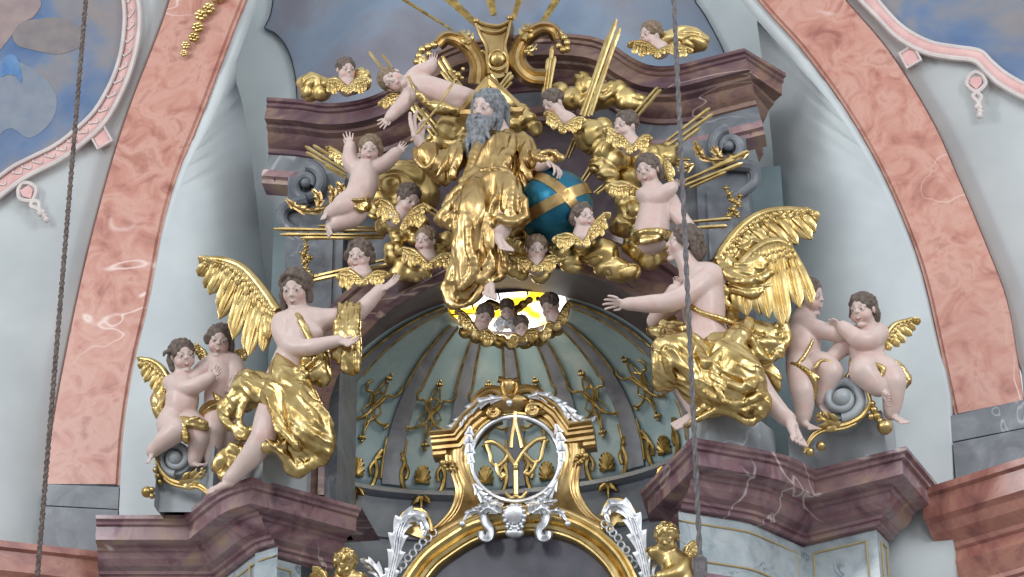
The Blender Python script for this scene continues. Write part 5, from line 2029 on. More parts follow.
# silver cartouche at the foot
mb = MB()
ball(mb, f.pt(514.5, 517, 26), A3(11, 6, 12) * PXM, 18, 12)
for a in np.linspace(0, 2 * math.pi, 15)[:-1]:
    ball(mb, f.pt(514.5 + 10.5 * math.cos(a), 516 + 11 * math.sin(a), 30), 2.1 * PXM, 8, 6)
ball(mb, f.pt(514.5, 533, 26), A3(9, 5, 5) * PXM, 14, 8)
for i in range(5):
    ball(mb, f.pt(507 + i * 3.8, 527 + (i % 2) * 2, 31), 1.8 * PXM, 8, 6)
mb.add('silver_cartouche', 'silver', t)
for s, cx in ((-1, 490), (1, 540)):
    mb = MB()
    strap(mb, f, [(cx - s * 12, 510), (cx - s * 2, 508), (cx + s * 6, 512), (cx + s * 5, 522), (cx - s * 1, 530), (cx + s * 1, 538), (cx + s * 8, 537), (cx + s * 9, 531)], 10, 5.4, 26)
    acanthus(mb, f, [(cx - s * 8, 513, 30), (cx + s * 2, 508, 32), (cx + s * 11, 513, 30)], 5.5, 4)
    mb.add('silver_scroll', 'silver', t, 40)
    mb = MB()
    acanthus(mb, f, [(cx + s * 10, 511, 24), (cx + s * 20, 512, 24), (cx + s * 27, 521, 24)], 3.6, 3)
    ball(mb, f.pt(cx + s * 28, 524, 25), 3.2 * PXM)
    mb.add('silver_drop', 'silver', t)
for (x, y) in ((443, 463), (586, 456)):
    mb = MB()
    ball(mb, f.pt(x, y, 8), 3.6 * PXM)
    for a in range(6):
        ball(mb, f.pt(x + (6 if x < 500 else -6) + 4 * math.cos(a), y + 3 + 4 * math.sin(a), 8), 2.0 * PXM, 8, 6)
    mb.add('side_scroll', 'gold', t)
# monogram: interlaced letters of bent gilt bar
mb = MB()
for pts, r in (([(485, 443), (492, 442), (500, 446), (508, 454), (515.5, 465)], 2.0), ([(546, 438), (537, 440), (529, 446), (522, 454), (515.5, 465)], 2.0),
               ([(487, 445), (490, 454), (492, 463), (498, 466), (505, 460), (509, 453)], 1.8), ([(545, 441), (542, 452), (540, 460), (534, 462), (527, 456), (523, 452)], 1.8),
               ([(496, 464), (498, 472), (501, 477), (504, 476), (503, 473)], 1.7), ([(537, 461), (534, 468), (529, 474), (525, 473), (527, 470)], 1.7),
               ([(515.5, 464), (515.8, 480), (516, 495)], 2.2), ([(515, 420), (512, 436), (511, 448)], 1.7), ([(515, 420), (519, 434), (522, 448)], 1.7), ([(515, 420), (515, 412)], 1.8),
               ([(506, 493), (511, 498), (516, 496), (521, 498), (527, 492)], 1.6)):
    tube(mb, crom([f.pt(x, y, 6) for x, y in pts], 16), r * 1.2 * PXM, 8)
ball(mb, f.pt(515.8, 468, 8), 2.8 * PXM)
mb.add('monogram', 'gold', t)

# ---- frame of the altar painting
f = Fig(-0.60)
t = thing('altar_painting', 'dark arched altar painting in a broad gilded moulded frame', 'painting', f.pt(520, 640))
fin = [(404, 660), (410, 625), (420, 598), (437, 572), (457, 556), (477, 544), (496, 538), (520, 535), (549, 536), (578, 546), (602, 566), (616, 590), (624, 620), (628, 660)]
path = [f.pt(x, y, 0) for x, y in crom(fin, 70)]
mb = MB()
sweep_v(mb, path, [(0, -.1), (0, .02), (.02, .05), (.035, .05), (.04, .07), (.07, .08), (.09, .05), (.10, .07), (.135, .11), (.155, .11), (.165, .08), (.18, .09), (.20, .08), (.21, .02), (.21, -.1)])
mb.add('frame', 'gold', t, 40)
mb = MB()
prism(mb, [p + A3(0, .02, 0) for p in path], A3(0, .06, 0))
tp = NT('dark oil painting')
co = tp.coord()
n1 = tp.noise(co, 1.8, 5, .55, .8)
tp.set(Base_Color=tp.ramp(n1, [(.35, rgb(44, 44, 54)), (.55, rgb(70, 68, 80)), (.75, rgb(92, 80, 84))]), Roughness=.35)
M['painting'] = tp.m
mb.add('canvas', 'painting', t, False)
# silver acanthus beside the frame
for lab, main, second, rim, lat, curl in (
        ('tall silver acanthus leaf left of the altar painting frame', [(388, 590, 6), (392, 570, 8), (396, 552, 10), (398, 536, 12), (403, 522, 12), (413, 515, 11), (422, 520, 10), (425, 530, 10), (421, 537, 10)],
         [(384, 590, 8), (379, 574, 10), (370, 564, 10), (360, 559, 8)], [(397, 526), (406, 512), (418, 510), (428, 518), (431, 532)], [(398, 572), (408, 560), (418, 549), (428, 540)], (409, 534)),
        ('tall silver acanthus leaf right of the altar painting frame', [(650, 590, 6), (646, 572, 8), (642, 552, 10), (637, 534, 12), (632, 518, 12), (622, 506, 11), (611, 506, 10), (606, 514, 10), (610, 523, 10)],
         [(652, 590, 8), (650, 572, 10), (651, 556, 10), (655, 546, 8)], [(638, 522), (630, 506), (619, 500), (608, 503), (602, 516)], [(634, 566), (626, 552), (618, 540), (610, 531)], (617, 522))):
    a = thing('acanthus_leaf', lab, 'leaf', f.pt(main[0][0], main[0][1]))
    mb = MB()
    acanthus(mb, f, main, 9.5, 8)
    for o in (-.8, 0, .8):
        tube(mb, [f.pt(x + o * 3, y, d + 3.4) for x, y, d in crom(main, 20)[:16]], 1.0 * PXM, 6)
    mb.add('leaf', 'silver', a)
    mb = MB()
    acanthus(mb, f, second, 7.0, 4)
    mb.add('small_leaf', 'silver', a)
    mb = MB()
    q = crom(rim, 20)
    tube(mb, [f.pt(x, y, 6) for x, y in q], 2.6 * PXM, 8)
    prism(mb, [f.pt(x, y, 2) for x, y in list(map(tuple, q)) + lat[::-1][:1] + [curl]], A3(0, .08, 0))
    mb.add('gilt_rim', 'gold', a, 40)
    mb = MB()
    for i, (x, y) in enumerate(lat):
        for ox, oy in ((0, 0), (5, -5) if x < 500 else (-5, -5)):
            tube(mb, [f.pt(x + ox + 3.6 * math.cos(k), y + oy + 3.6 * math.sin(k) - 2, 3) for k in np.linspace(0, 2 * math.pi, 9)[:-1]], 1.1 * PXM, 6, closed=True)
    mb.add('silver_lattice', 'silver', a)

# gilded putti beside the frame
f = Fig(-0.70)
for lab, mx, hx, hy in (('gilded putto leaning on the silver leaf at the lower right, under the right pier', 1, 667, 539), ('gilded putto rising from the bottom edge at the lower left', -1, 345, 565)):
    X = lambda x: hx + (x - 667) * mx
    Yy = lambda y: hy + (y - 539)
    t = thing('gilded_putto', lab, 'statue', f.pt(hx, hy + 80))
    body(f, t, ((hx, hy, 14), 28, -18 * mx, -10, -6 * mx), mat='gold', hair=dict(mat='gold', seed=4, curl=.085, front=.4, brow=.5),
         limbs=[([(X(669), Yy(547), 8, 6.5), (X(671), Yy(554), 7, 6.5), (X(675), Yy(562), 5, 10)], 3), ([(X(675), Yy(564), 4, 12), (X(679), Yy(578), 4, 13), (X(682), Yy(594), 2, 13), (X(682), Yy(612), 0, 12)], 4),
                ([(X(667), Yy(560), 6, 7), (X(659), Yy(553), 8, 6), (X(653), Yy(552), 10, 4.6)], 3), ([(X(684), Yy(562), 6, 7.5), (X(678), Yy(572), 14, 6.6), (X(668), Yy(576), 18, 5.4), (X(660), Yy(577), 18, 4.6)], 3)],
         hands=[((X(654), Yy(552), 10), (X(644), Yy(548), 12), (0, -.3, .9), -mx), ((X(661), Yy(577), 18), (X(650), Yy(578), 20), (0, -.4, .9), -mx)])
    side_wing(f, t, (X(686), Yy(560), -2), (X(692), Yy(543), -4), (10 * mx, 10, 0), 5, 6)

# ---- gilded foliage on the pilasters
f = Fig(-0.16)
for lab, st in (('gilded acanthus spray crossing the left pilaster capital', [[(286, 199, 6), (296, 207, 8), (312, 211, 8), (330, 206, 6), (342, 196, 6)], [(318, 209, 7), (319, 198, 8), (312, 189, 8)], [(331, 205, 7), (333, 194, 8), (329, 185, 8)], [(338, 200, 7), (342, 190, 8), (336, 182, 8)]]),
                ('gilded acanthus spray crossing the right pilaster capital', [[(749, 152, 6), (740, 156, 8), (722, 160, 8), (704, 158, 8), (692, 146, 6)], [(722, 160, 7), (716, 152, 8), (712, 146, 8)], [(704, 158, 7), (698, 150, 8), (694, 140, 8)], [(690, 160, 6), (676, 160, 8), (668, 156, 8)], [(694, 164, 6), (684, 168, 8), (676, 164, 8)]])):
    t = thing('acanthus_spray', lab, 'leaf', f.pt(*st[0][2][:2]))
    for i, p in enumerate(st):
        mb = MB()
        acanthus(mb, f, p, 5.0 if i == 0 else 5.5, 5 if i == 0 else 3, .4)
        mb.add('leaf', 'gold_red', t)
for lab, pts in (('gilded flower drop with a ball hanging on the left pilaster', [(306, 240, 2), (306, 247, 2.6), (304, 254, 3.4), (309, 258, 3), (305, 262, 3.2), (306, 268, 2.2), (311, 277, 4.6)]),
                 ('gilded flower drop hanging on the right pilaster near the wing', [(726, 188, 2.2), (729, 194, 2.8), (732, 201, 2.6), (740, 196, 2.2), (738, 204, 3), (733, 210, 3.4), (728, 216, 2.6), (737, 215, 2.6)])):
    t = thing('flower_drop', lab, 'ornament', f.pt(pts[0][0], pts[-1][1]))
    mb = MB()
    for i, (x, y, r) in enumerate(pts):
        ball(mb, f.pt(x, y, 6), r * PXM, 10, 8)
        if i:
            tube(mb, [f.pt(*pts[i - 1][:2], 5), f.pt(x, y, 5)], 1.1 * PXM, 6)
        for a in range(4):
            ball(mb, f.pt(x + r * 1.1 * math.cos(a * 1.57 + i), y + r * 1.1 * math.sin(a * 1.57 + i), 6), r * .5 * PXM, 8, 6)
    mb.add('flowers', 'gold', t)

# ---- ropes hanging in front of the altar
def rope(name, label, x0, y0, x1, y1, Y, r, mat, twist):
    a, b = P(x0, y0, Y), P(x1, y1, Y)
    t = thing(name, label, 'rope', b)
    mb = MB()
    n = 160
    L = np.linalg.norm(b - a)
    for k in range(2):
        pts = []
        for i in range(n + 1):
            c = a + (b - a) * i / n
            an = twist * i / n * 2 * math.pi + k * math.pi
            pts.append(c + (CR * math.cos(an) + CB * math.sin(an)) * r * .55)
        tube(mb, pts, r * .75, 6)
    mb.add('strand', mat, t)
    return t


rope('hanging_rope', 'twisted brown rope hanging down in front of the left fresco and wall', 90, -50, 32, 640, -2.2, .020, 'rope', 52)
rt = rope('hanging_rope', 'grey cable hanging across the altar with a weight at its lower end, right of centre', 672, -40, 700, 557, -2.2, .018, 'cable', 20)
mb = MB()
a, b = P(700, 556, -2.2), P(702, 640, -2.2)
tube(mb, [a, a + (b - a) * .03, a + (b - a) * .035, b], [.03, .036, .052, .055], 14)
mb.add('weight', 'cable', rt)
# ================================================================== God the Father group on the gilded clouds
def father():
    f = Fig(-0.85)
    t = thing('bearded_statue', 'bearded elderly statue in gilded robe enthroned at centre, hand on the teal globe', 'statue', f.pt(485, 300))
    F = Field(.0075)
    F.base = A3(*SKIN)
    f.head(F, (487, 109, 32), 40, yaw=-36, pitch=-6, roll=7, baby=False)
    f.limb(F, [(492, 116, 22, 8.5), (497, 128, 18, 9), (500, 140, 14, 12)], 3)
    f.limb(F, [(499, 142, 8, 13), (497, 160, 6, 13), (490, 182, 6, 13)], 4)
    f.limb(F, [(470, 146, 14, 7), (450, 160, 20, 6.5), (436, 168, 26, 6.5), (428, 158, 30, 6.4), (423, 149, 32, 5)], 3)
    f.hand(F, (423, 150, 32), (411, 114, 36), nrm=(.75, 0, .5), thumb=-1, spread=10, curl=30, fr_=.058, w=.18, bends=(12, 20, 50, 60))
    f.limb(F, [(524, 142, 8, 7), (528, 160, 14, 6.5), (540, 164, 26, 7), (548, 162, 32, 5)], 3)
    f.hand(F, (547, 162, 33), (566, 173, 40), nrm=(-.3, -1, .1), thumb=-1, spread=14, curl=34, fr_=.058, w=.19)
    f.limb(F, [(510, 200, 36, 8), (504, 222, 43, 8.5), (500, 236, 40, 6.6)], 3)
    f.foot(F, (494, 240, 36), (508, 253, 52), up=(.2, 1, .4))
    f.limb(F, [(478, 214, 34, 9), (480, 250, 30, 7), (484, 282, 27, 6)], 3)
    f.foot(F, (488, 284, 26), (489, 300, 46), up=(.3, 1, .4))
    F.add('body', 'skin', t, paint=True)
    L = []
    for i in range(9):
        u = (i - 4) / 4
        L.append([(u * .3, -.1, .36, .1), (u * .36, -.3, .1, .1), (u * .34, -.42, -.2, .1), (u * .36, -.42, -.5, .06)])
    L += [[(x * .3, .05, .35, .09), (x * .4, .0, .1, .1), (x * .42, -.02, -.2, .1), (x * .44, .05, -.55, .06)] for x in (-1, 1)]
    f.hair('hair', 'hair_grey', t, 130, .98, low=-.6, front=.36, brow=.62, curl=.066, seed=31, locks=L)
    q, s, fr = f.hq, f.hs, f.hfr
    B = Field(.006)
    rnd = random.Random(5)
    B.chain([(*q(0, .28, -.42), .14 * s), (*q(0, .36, -.62), .21 * s), (*q(.10, .42, -.9), .19 * s), (*q(.1, .46, -1.12), .09 * s)], .05 * s, 9)
    for i in range(15):
        u = (i - 7) / 7
        ph = rnd.uniform(0, 6)
        e = -.85 - .45 * (1 - abs(u)) - rnd.uniform(0, .2)
        pts = []
        for k in range(7):
            v = k / 6
            x = u * (.27 + .14 * v) + .05 * math.sin(ph + v * 8) + .12 * v
            pts.append((*q(x, .30 + .14 * (1 - u * u) * (.6 + v) + .22 * v + .04 * math.cos(ph + v * 8), -.2 - abs(u) * .02 + (e + .2) * v - (.12 if abs(u) < .3 else 0) * (1 - v)), (.075 - .045 * v) * s))
        B.chain(pts, .018 * s, 14)
    for x in (-1, 1):
        B.chain([(*q(x * .02, .40, -.19), .035 * s), (*q(x * .12, .39, -.22), .05 * s), (*q(x * .2, .34, -.36), .045 * s), (*q(x * .24, .3, -.5), .03 * s)], .015 * s, 8)
        B.chain([(*q(x * .33, .05, -.05), .05 * s), (*q(x * .3, .12, -.3), .09 * s), (*q(x * .22, .2, -.5), .1 * s)], .03 * s, 6)
    B.add('beard', 'hair_grey', t)
    D = Cloth(f, .0095)
    D.mass([(470, 148, 14, 11), (486, 146, 16, 13), (504, 144, 14, 13), (522, 146, 10, 12)], 5)
    D.mass([(494, 152, 16, 20), (492, 168, 18, 22), (486, 186, 20, 21)], 5)
    D.mass([(468, 150, 18, 11), (452, 160, 24, 11), (438, 166, 28, 11), (429, 158, 30, 9.5), (425, 152, 31, 9)], 4)
    D.mass([(438, 170, 26, 7), (444, 178, 24, 5), (430, 166, 28, 6)], 4)
    D.mass([(524, 146, 10, 11), (528, 160, 16, 11), (540, 162, 24, 9), (550, 160, 30, 8)], 4)
    D.mass([(526, 164, 12, 10), (524, 178, 14, 9), (520, 190, 12, 8)], 4)
    D.mass([(486, 182, 24, 18), (478, 196, 36, 17), (472, 210, 46, 16)], 5)
    D.mass([(472, 212, 46, 15), (470, 236, 42, 15), (468, 262, 36, 15), (468, 286, 30, 14)], 5)
    D.mass([(486, 222, 36, 13), (486, 248, 34, 13), (486, 268, 32, 12)], 5)
    D.mass([(458, 270, 30, 10), (454, 286, 28, 9), (458, 298, 26, 6), (470, 292, 28, 8)], 5)
    D.mass([(498, 182, 30, 15), (510, 192, 42, 14), (512, 210, 44, 11)], 5)
    D.mass([(500, 204, 42, 9), (496, 220, 40, 7), (490, 228, 38, 6)], 4)
    D.mass([(494, 240, 32, 6), (500, 258, 32, 6), (496, 276, 30, 6)], 4)
    # ridges
    D.fold((497, 172, 40, 3), (482, 182, 46, 4), (466, 194, 46, 4.5), (454, 206, 42, 4.5), (442, 217, 38, 4))
    D.fold((484, 178, 38, 2.6), (466, 186, 40, 3), (454, 196, 36, 3.4), (447, 208, 34, 3))
    D.fold((440, 218, 38, 3.6), (448, 222, 38, 3.4), (458, 214, 42, 3)).fold((443, 222, 34, 2.4), (454, 228, 36, 3), (460, 236, 38, 2.4))
    D.fold((478, 140, 30, 2.4), (474, 158, 36, 3), (468, 176, 36, 3)).fold((514, 138, 26, 2.4), (510, 156, 34, 3), (498, 170, 40, 3), (486, 178, 42, 3)).fold((502, 150, 34, 2.4), (496, 166, 40, 2.8), (480, 176, 42, 2.8), (464, 182, 38, 2.6))
    D.fold((470, 176, 40, 2.4), (482, 170, 42, 2.8), (498, 168, 42, 2.8), (512, 174, 40, 2.4))
    D.fold((504, 180, 46, 2.4), (497, 196, 52, 2.8), (492, 212, 48, 2.8), (487, 228, 42, 2.2)).fold((514, 180, 52, 2.2), (512, 198, 56, 2.6), (510, 218, 52, 2.4)).fold((520, 184, 48, 2.2), (522, 200, 52, 2.6), (524, 216, 48, 2.2))
    D.fold((484, 228, 42, 2), (494, 224, 48, 2), (499, 219, 54, 2), (508, 222, 54, 2), (516, 222, 52, 2), (525, 216, 48, 2))
    D.fold((458, 206, 54, 2.4), (457, 232, 50, 2.6), (458, 258, 44, 2.6), (450, 280, 38, 2.6)).fold((468, 216, 60, 2.2), (470, 244, 56, 2.6), (474, 270, 48, 2.6), (462, 288, 42, 2.6))
    D.fold((484, 216, 50, 2.2), (486, 244, 48, 2.6), (492, 268, 42, 2.6), (480, 280, 42, 2.6)).fold((496, 236, 40, 2), (503, 256, 38, 2.2), (500, 276, 34, 2.2), (486, 284, 38, 2.4))
    D.fold((446, 284, 34, 2.2), (458, 280, 40, 2.4), (472, 272, 46, 2.4)).fold((446, 286, 34, 2.2), (450, 302, 30, 2.4), (462, 306, 32, 2.2), (476, 296, 36, 2.2), (484, 286, 36, 2.2))
    D.fold((416, 150, 36, 2), (416, 160, 38, 2.2), (426, 168, 40, 2.4), (434, 158, 40, 2.2), (434, 146, 36, 2)).fold((452, 150, 34, 2.6), (444, 164, 38, 3), (438, 176, 34, 2.6)).fold((466, 146, 28, 2.4), (456, 160, 36, 3), (452, 176, 34, 2.6))
    D.fold((541, 154, 36, 2), (552, 152, 40, 2), (560, 158, 38, 2)).fold((528, 144, 22, 2.4), (534, 156, 32, 2.6), (544, 160, 36, 2.2)).fold((522, 148, 22, 2.4), (522, 164, 26, 2.8), (530, 178, 24, 2.4))
    D.groove((456, 296, 36, 4), (455, 293, 40, 4))
    D.crease(2.0, 9.5, (-.25, -1, .1), 7, 41)
    D.add('robe', 'gold_red', t)
    mb = MB()
    for a, b in (((489, 79), (523, 111)), ((523, 111), (460, 114)), ((460, 114), (489, 79))):
        p = [f.pt(*a, 4), f.pt(*b, 4)]
        tube(mb, p, 4.2 * PXM, 4, .35)
    mb.add('triangular_halo', 'gold_red', t, False)
    return t


father()
f = Fig(-0.85)
t = thing('sceptre', 'thin gilded sceptre held slantwise in the bearded statue\'s raised hand', 'sceptre', f.pt(414, 137))
mb = MB()
tube(mb, [f.pt(411, 141, 40), f.pt(436, 109, 42), f.pt(457, 77, 42)], 1.25 * PXM, 8)
mb.add('rod', 'gold', t)
mb = MB()
ball(mb, f.pt(458, 75, 42), 3.4 * PXM)
for dx, dy in ((-4, -3), (4, 3), (5, -6), (-2, 5)):
    ball(mb, f.pt(458 + dx, 75 + dy, 42), 2.0 * PXM, 8, 6)
mb.add('finial', 'gold', t)

# globe
f = Fig(-0.80)
t = thing('globe', 'glossy teal orb with crossed gold bands beside the bearded statue', 'globe', f.pt(555, 242))
mb = MB()
gc, gr = f.pt(555, 207, 0), 37.5 * PXM
ball(mb, gc, gr, 48, 28)
mb.add('sphere', 'globe', t)
mb = MB()


def gband(nrm, w):
    n = unit(nrm)
    a = unit(np.cross(n, A3(.2, .5, .9)))
    b = np.cross(n, a)
    vs, fs = [], []
    N = 72
    for i in range(N):
        an = 2 * math.pi * i / N
        d = a * math.cos(an) + b * math.sin(an)
        for o, r in ((-w, 1.0), (-w, 1.035), (w, 1.035), (w, 1.0)):
            vs.append(gc + d * gr * r * math.sqrt(max(0, 1 - o * o)) + n * o * gr)
    for i in range(N):
        for k in range(3):
            fs.append((i * 4 + k, i * 4 + k + 1, ((i + 1) % N) * 4 + k + 1, ((i + 1) % N) * 4 + k))
    mb.put(vs, fs)


gband(camv(-.45, .86, -.12), .15)
gband(camv(.68, .62, -.38), .14)
mb.add('band', 'gold_red', t, 40)

# ---- clouds
CG = 'gilded cloud banks'
gold_cloud(Fig(-0.30), 'gilded_cloud', 'big smooth gilded cloud left of the bearded statue above a cherub head', [(404, 186, 4, 26), (386, 196, 2, 18), (420, 196, 0, 18), (426, 180, -4, 14), (398, 206, 4, 16), (378, 212, 0, 9)], 1, 5, group=CG)
gold_cloud(Fig(-0.35), 'gilded_cloud', 'gilded cloud under the sceptre hand of the bearded statue', [(448, 132, 4, 16), (462, 124, 2, 14), (436, 142, 2, 10), (470, 112, 0, 9), (458, 142, 0, 14)], 2, 3, group=CG)
gold_cloud(Fig(-0.45), 'gilded_cloud', 'lobed gilded cloud just right of the grey beard', [(508, 118, 2, 10), (520, 114, 4, 10), (528, 120, 4, 9), (534, 127, 2, 7), (517, 126, 0, 9), (536, 132, 0, 5)], 3, 1.2, group=CG)
gold_cloud(Fig(-0.20), 'gilded_cloud', 'long gilded cloud under the pediment at upper right crossed by the tallest rays', [(560, 92, 2, 10), (571, 99, 2, 11), (586, 88, 0, 11), (582, 80, -2, 8), (602, 96, 4, 13), (616, 92, 2, 12), (626, 100, 2, 12), (638, 102, 0, 9), (643, 98, 0, 5), (590, 104, 0, 10)], 4, 1.6, group=CG)
gold_cloud(Fig(-0.40), 'gilded_cloud', 'tall column of rounded gilded cloud right of the globe', [(590, 135, 6, 15), (592, 143, 3, 12), (602, 128, 2, 10), (606, 152, 4, 13), (618, 160, 4, 11), (600, 166, 2, 10), (608, 174, 2, 10), (612, 184, 0, 7)], 5, 2, group=CG)
gold_cloud(Fig(-0.30), 'gilded_cloud', 'gilded cloud behind the cherub holding the ray at right', [(648, 164, -6, 20), (664, 158, -8, 13), (630, 176, -6, 12), (628, 200, -4, 12), (632, 214, -4, 13), (622, 226, -4, 11), (668, 150, -8, 9)], 6, 3, group=CG)
gold_cloud(Fig(-0.62), 'gilded_cloud', 'rounded gilded cloud carrying the half-length cherub at right', [(644, 248, 8, 14), (632, 246, 4, 9), (658, 246, 4, 11), (650, 260, 4, 9), (662, 254, 0, 8), (642, 236, 4, 13), (655, 233, 2, 10)], 7, 1.6, group=CG)
gold_cloud(Fig(-0.62), 'gilded_cloud', 'row of round gilded clouds hanging low on the arch at right of the globe', [(602, 255, 8, 15), (614, 268, 5, 11), (622, 272, 3, 10), (632, 272, 2, 8), (606, 266, 3, 11), (592, 250, 2, 9)], 8, 1.4, group=CG)
gold_cloud(Fig(-0.62), 'gilded_cloud', 'twin gilded cloud balls between the two cherub heads below the globe', [(563, 255, 7, 9), (571, 262, 4, 10), (576, 266, 2, 7), (556, 248, 2, 6), (583, 250, 0, 12)], 9, 1.2, group=CG)
gold_cloud(Fig(-0.60), 'gilded_cloud', 'gilded cloud supporting the bearded statue\'s right foot', [(512, 232, 4, 9), (524, 226, 4, 9), (532, 236, 2, 8), (516, 246, 4, 9), (552, 240, 2, 7), (508, 262, 4, 8), (514, 270, 4, 7), (522, 274, 4, 6), (527, 250, 2, 9), (536, 264, 2, 12), (540, 274, 2, 9)], 10, 1.6, group=CG)
gold_cloud(Fig(-0.50), 'gilded_cloud', 'folded gilded cloud between the two cherub heads left of the robe', [(384, 226, 2, 8), (396, 228, 4, 9), (408, 230, 4, 9), (416, 238, 4, 8), (398, 238, 2, 8), (394, 250, 2, 9), (392, 258, 2, 7), (420, 222, 2, 9)], 11, 2, group=CG)
gold_cloud(Fig(-0.50), 'gilded_cloud', 'small gilded cloud on the arch beside the angel\'s raised hand', [(404, 266, 4, 9), (399, 273, 4, 8), (414, 274, 2, 8), (424, 272, 2, 7), (446, 240, 0, 9), (438, 250, 0, 8)], 12, 2, group=CG)
gold_cloud(Fig(-0.20), 'gilded_cloud', 'round ribbed gilded cloud lying on the left end of the pediment', [(312, 84, 4, 12), (304, 82, 2, 7), (320, 86, 2, 10), (309, 93, 3, 9), (322, 94, 2, 8)], 13, 2, group=CG)
gold_cloud(Fig(-0.20), 'gilded_cloud', 'small gilded cloud right of the cherub head on the left pediment end', [(362, 76, 2, 8), (363, 84, 2, 7), (354, 88, 0, 7)], 14, 2, group=CG)
gold_cloud(Fig(-0.20), 'gilded_cloud', 'gilded cloud lying on the right end of the pediment behind the cherub head', [(690, 40, 2, 13), (700, 42, 2, 9), (680, 36, 2, 11), (672, 40, 2, 10), (664, 42, 0, 10)], 15, 3, group=CG)

# ---- winged cherub heads
cherub('cherub head on the left end of the pediment looking right', -0.25, (346, 70, 10), 27, 24, -4, 2, (347, 88), [((345, 86, 14), (329, 80, 12), (2, 14, 2)), ((349, 88, 14), (366, 78, 12), (-2, 15, 2))], seed=21)
cherub('cherub head on the right end of the pediment looking left over its ruff of wings', -0.25, (650, 35, 12), 29, -52, -8, 6, (660, 50), [((658, 52, 16), (634, 42, 14), (2, 14, 2)), ((662, 50, 16), (686, 48, 12), (-2, 10, 2))], mat='hair_fair', seed=22)
cherub('cherub head looking down over the big smooth cloud at left', -0.62, (409, 200, 12), 32, 30, -14, 8, (396, 218), [((398, 216, 14), (382, 200, 14), (-2, 20, 2)), ((404, 222, 16), (424, 204, 14), (-1, 22, 2))], seed=23)
cherub('fair cherub head looking left, just left of the gilded robe', -0.60, (425.5, 241, 12), 29, -26, 4, -2, (428, 260), [((426, 262, 16), (404, 248, 14), (2, 18, 2)), ((430, 264, 16), (453, 254, 12), (-2, 14, 2))], mat='hair_fair', seed=24)
cherub('dark curly cherub head above the front-facing angel\'s arm', -0.62, (359, 256, 10), 33, -14, -4, 4, (362, 276), [((360, 278, 14), (342, 272, 12), (2, 18, 2)), ((365, 280, 14), (384, 272, 12), (-3, 14, 2))], seed=25, hairkw=dict(curl=.09, locks=[[(-.3, 0, .2, .08), (-.42, 0, .0, .09), (-.4, 0, -.16, .06)], [(.3, 0, .2, .08), (.42, -.05, .05, .1), (.42, -.08, -.15, .09)]]))
cherub('cherub head upper right of the grey beard gazing down at the statue', -0.55, (553, 103.5, 10), 29, -50, -14, -14, (568, 122), [((562, 126, 12), (548, 112, 12), (3, 16, 0)), ((564, 128, 14), (582, 118, 12), (-6, 14, 2))], seed=26)
cherub('cherub head facing left on the tall cloud column right of the globe', -0.60, (625, 126, 12), 31, -48, -2, 2, (632, 146), [((630, 146, 14), (608, 128, 12), (3, 18, 2)), ((634, 146, 14), (648, 136, 12), (-4, 14, 2))], seed=27)
cherub('cherub head in front of the globe looking up to the right', -0.88, (583.5, 217, 14), 29, 30, 4, -6, (582, 238), [((580, 240, 14), (558, 236, 14), (4, 14, 2)), ((586, 240, 14), (604, 214, 10), (2, 18, 2))], seed=28, hairkw=dict(locks=[[(-.3, -.1, .2, .1), (-.42, -.1, .0, .11), (-.38, -.12, -.2, .09)]]))
cherub('fair frowning cherub head below the globe beside the statue\'s foot', -0.74, (536.5, 249, 14), 28, 4, -6, 0, (537, 266), [((534, 266, 16), (518, 258, 14), (3, 14, 2)), ((540, 266, 16), (555, 256, 14), (-3, 16, 2))], mat='hair_fair', seed=29)
WG = 'cherub heads in the window wreath'
cherub('leftmost cherub head of the window wreath, dark hair, face turned down', 0.02, (484, 316, 8), 25, 14, -16, 24, (478, 330), [((476, 330, 10), (459, 310, 8), (4, 18, 0)), ((480, 334, 10), (492, 334, 8), (-4, 14, 0))], seed=31, group=WG)
cherub('uppermost cherub head of the window wreath with silver wings', 0.05, (507, 309, 8), 20, -4, -30, 0, (507, 322), [((506, 322, 10), (497, 322, 8), (3, 10, 0)), ((508, 322, 10), (516, 322, 8), (-2, 10, 0))], seed=32, group=WG, wmats=('silver', 'silver'))
cherub('lowest cherub head of the window wreath with gilded wings beneath it', 0.02, (521, 326, 10), 21, 6, -20, 0, (522, 338), [((520, 338, 12), (510, 340, 10), (3, 9, 0)), ((524, 338, 12), (536, 330, 10), (-2, 12, 0))], seed=33, group=WG)
cherub('rightmost cherub head of the window wreath, face turned down left', 0.02, (550, 306, 8), 26, -24, -18, -10, (556, 322), [((552, 324, 10), (545, 330, 8), (0, 12, 0)), ((558, 322, 10), (569, 302, 8), (-4, 20, 0))], seed=34, group=WG)
gold_cloud(Fig(0.10), 'cloud_wreath', 'dark garland of cloud below the bright window joining the small cherub heads', [(466, 332, 0, 6), (476, 338, 2, 6), (488, 341, 2, 6), (500, 341, 2, 7), (512, 344, 2, 6), (526, 343, 2, 6), (538, 339, 2, 7), (549, 334, 2, 6), (558, 330, 0, 5), (513, 315, 0, 5), (518, 309, 0, 4), (523, 304, 0, 3.5), (530, 300, 0, 3.5), (538, 299, 0, 3.5), (495, 306, 0, 4), (490, 304, 0, 4)], 16, 2, mat='gold_old')


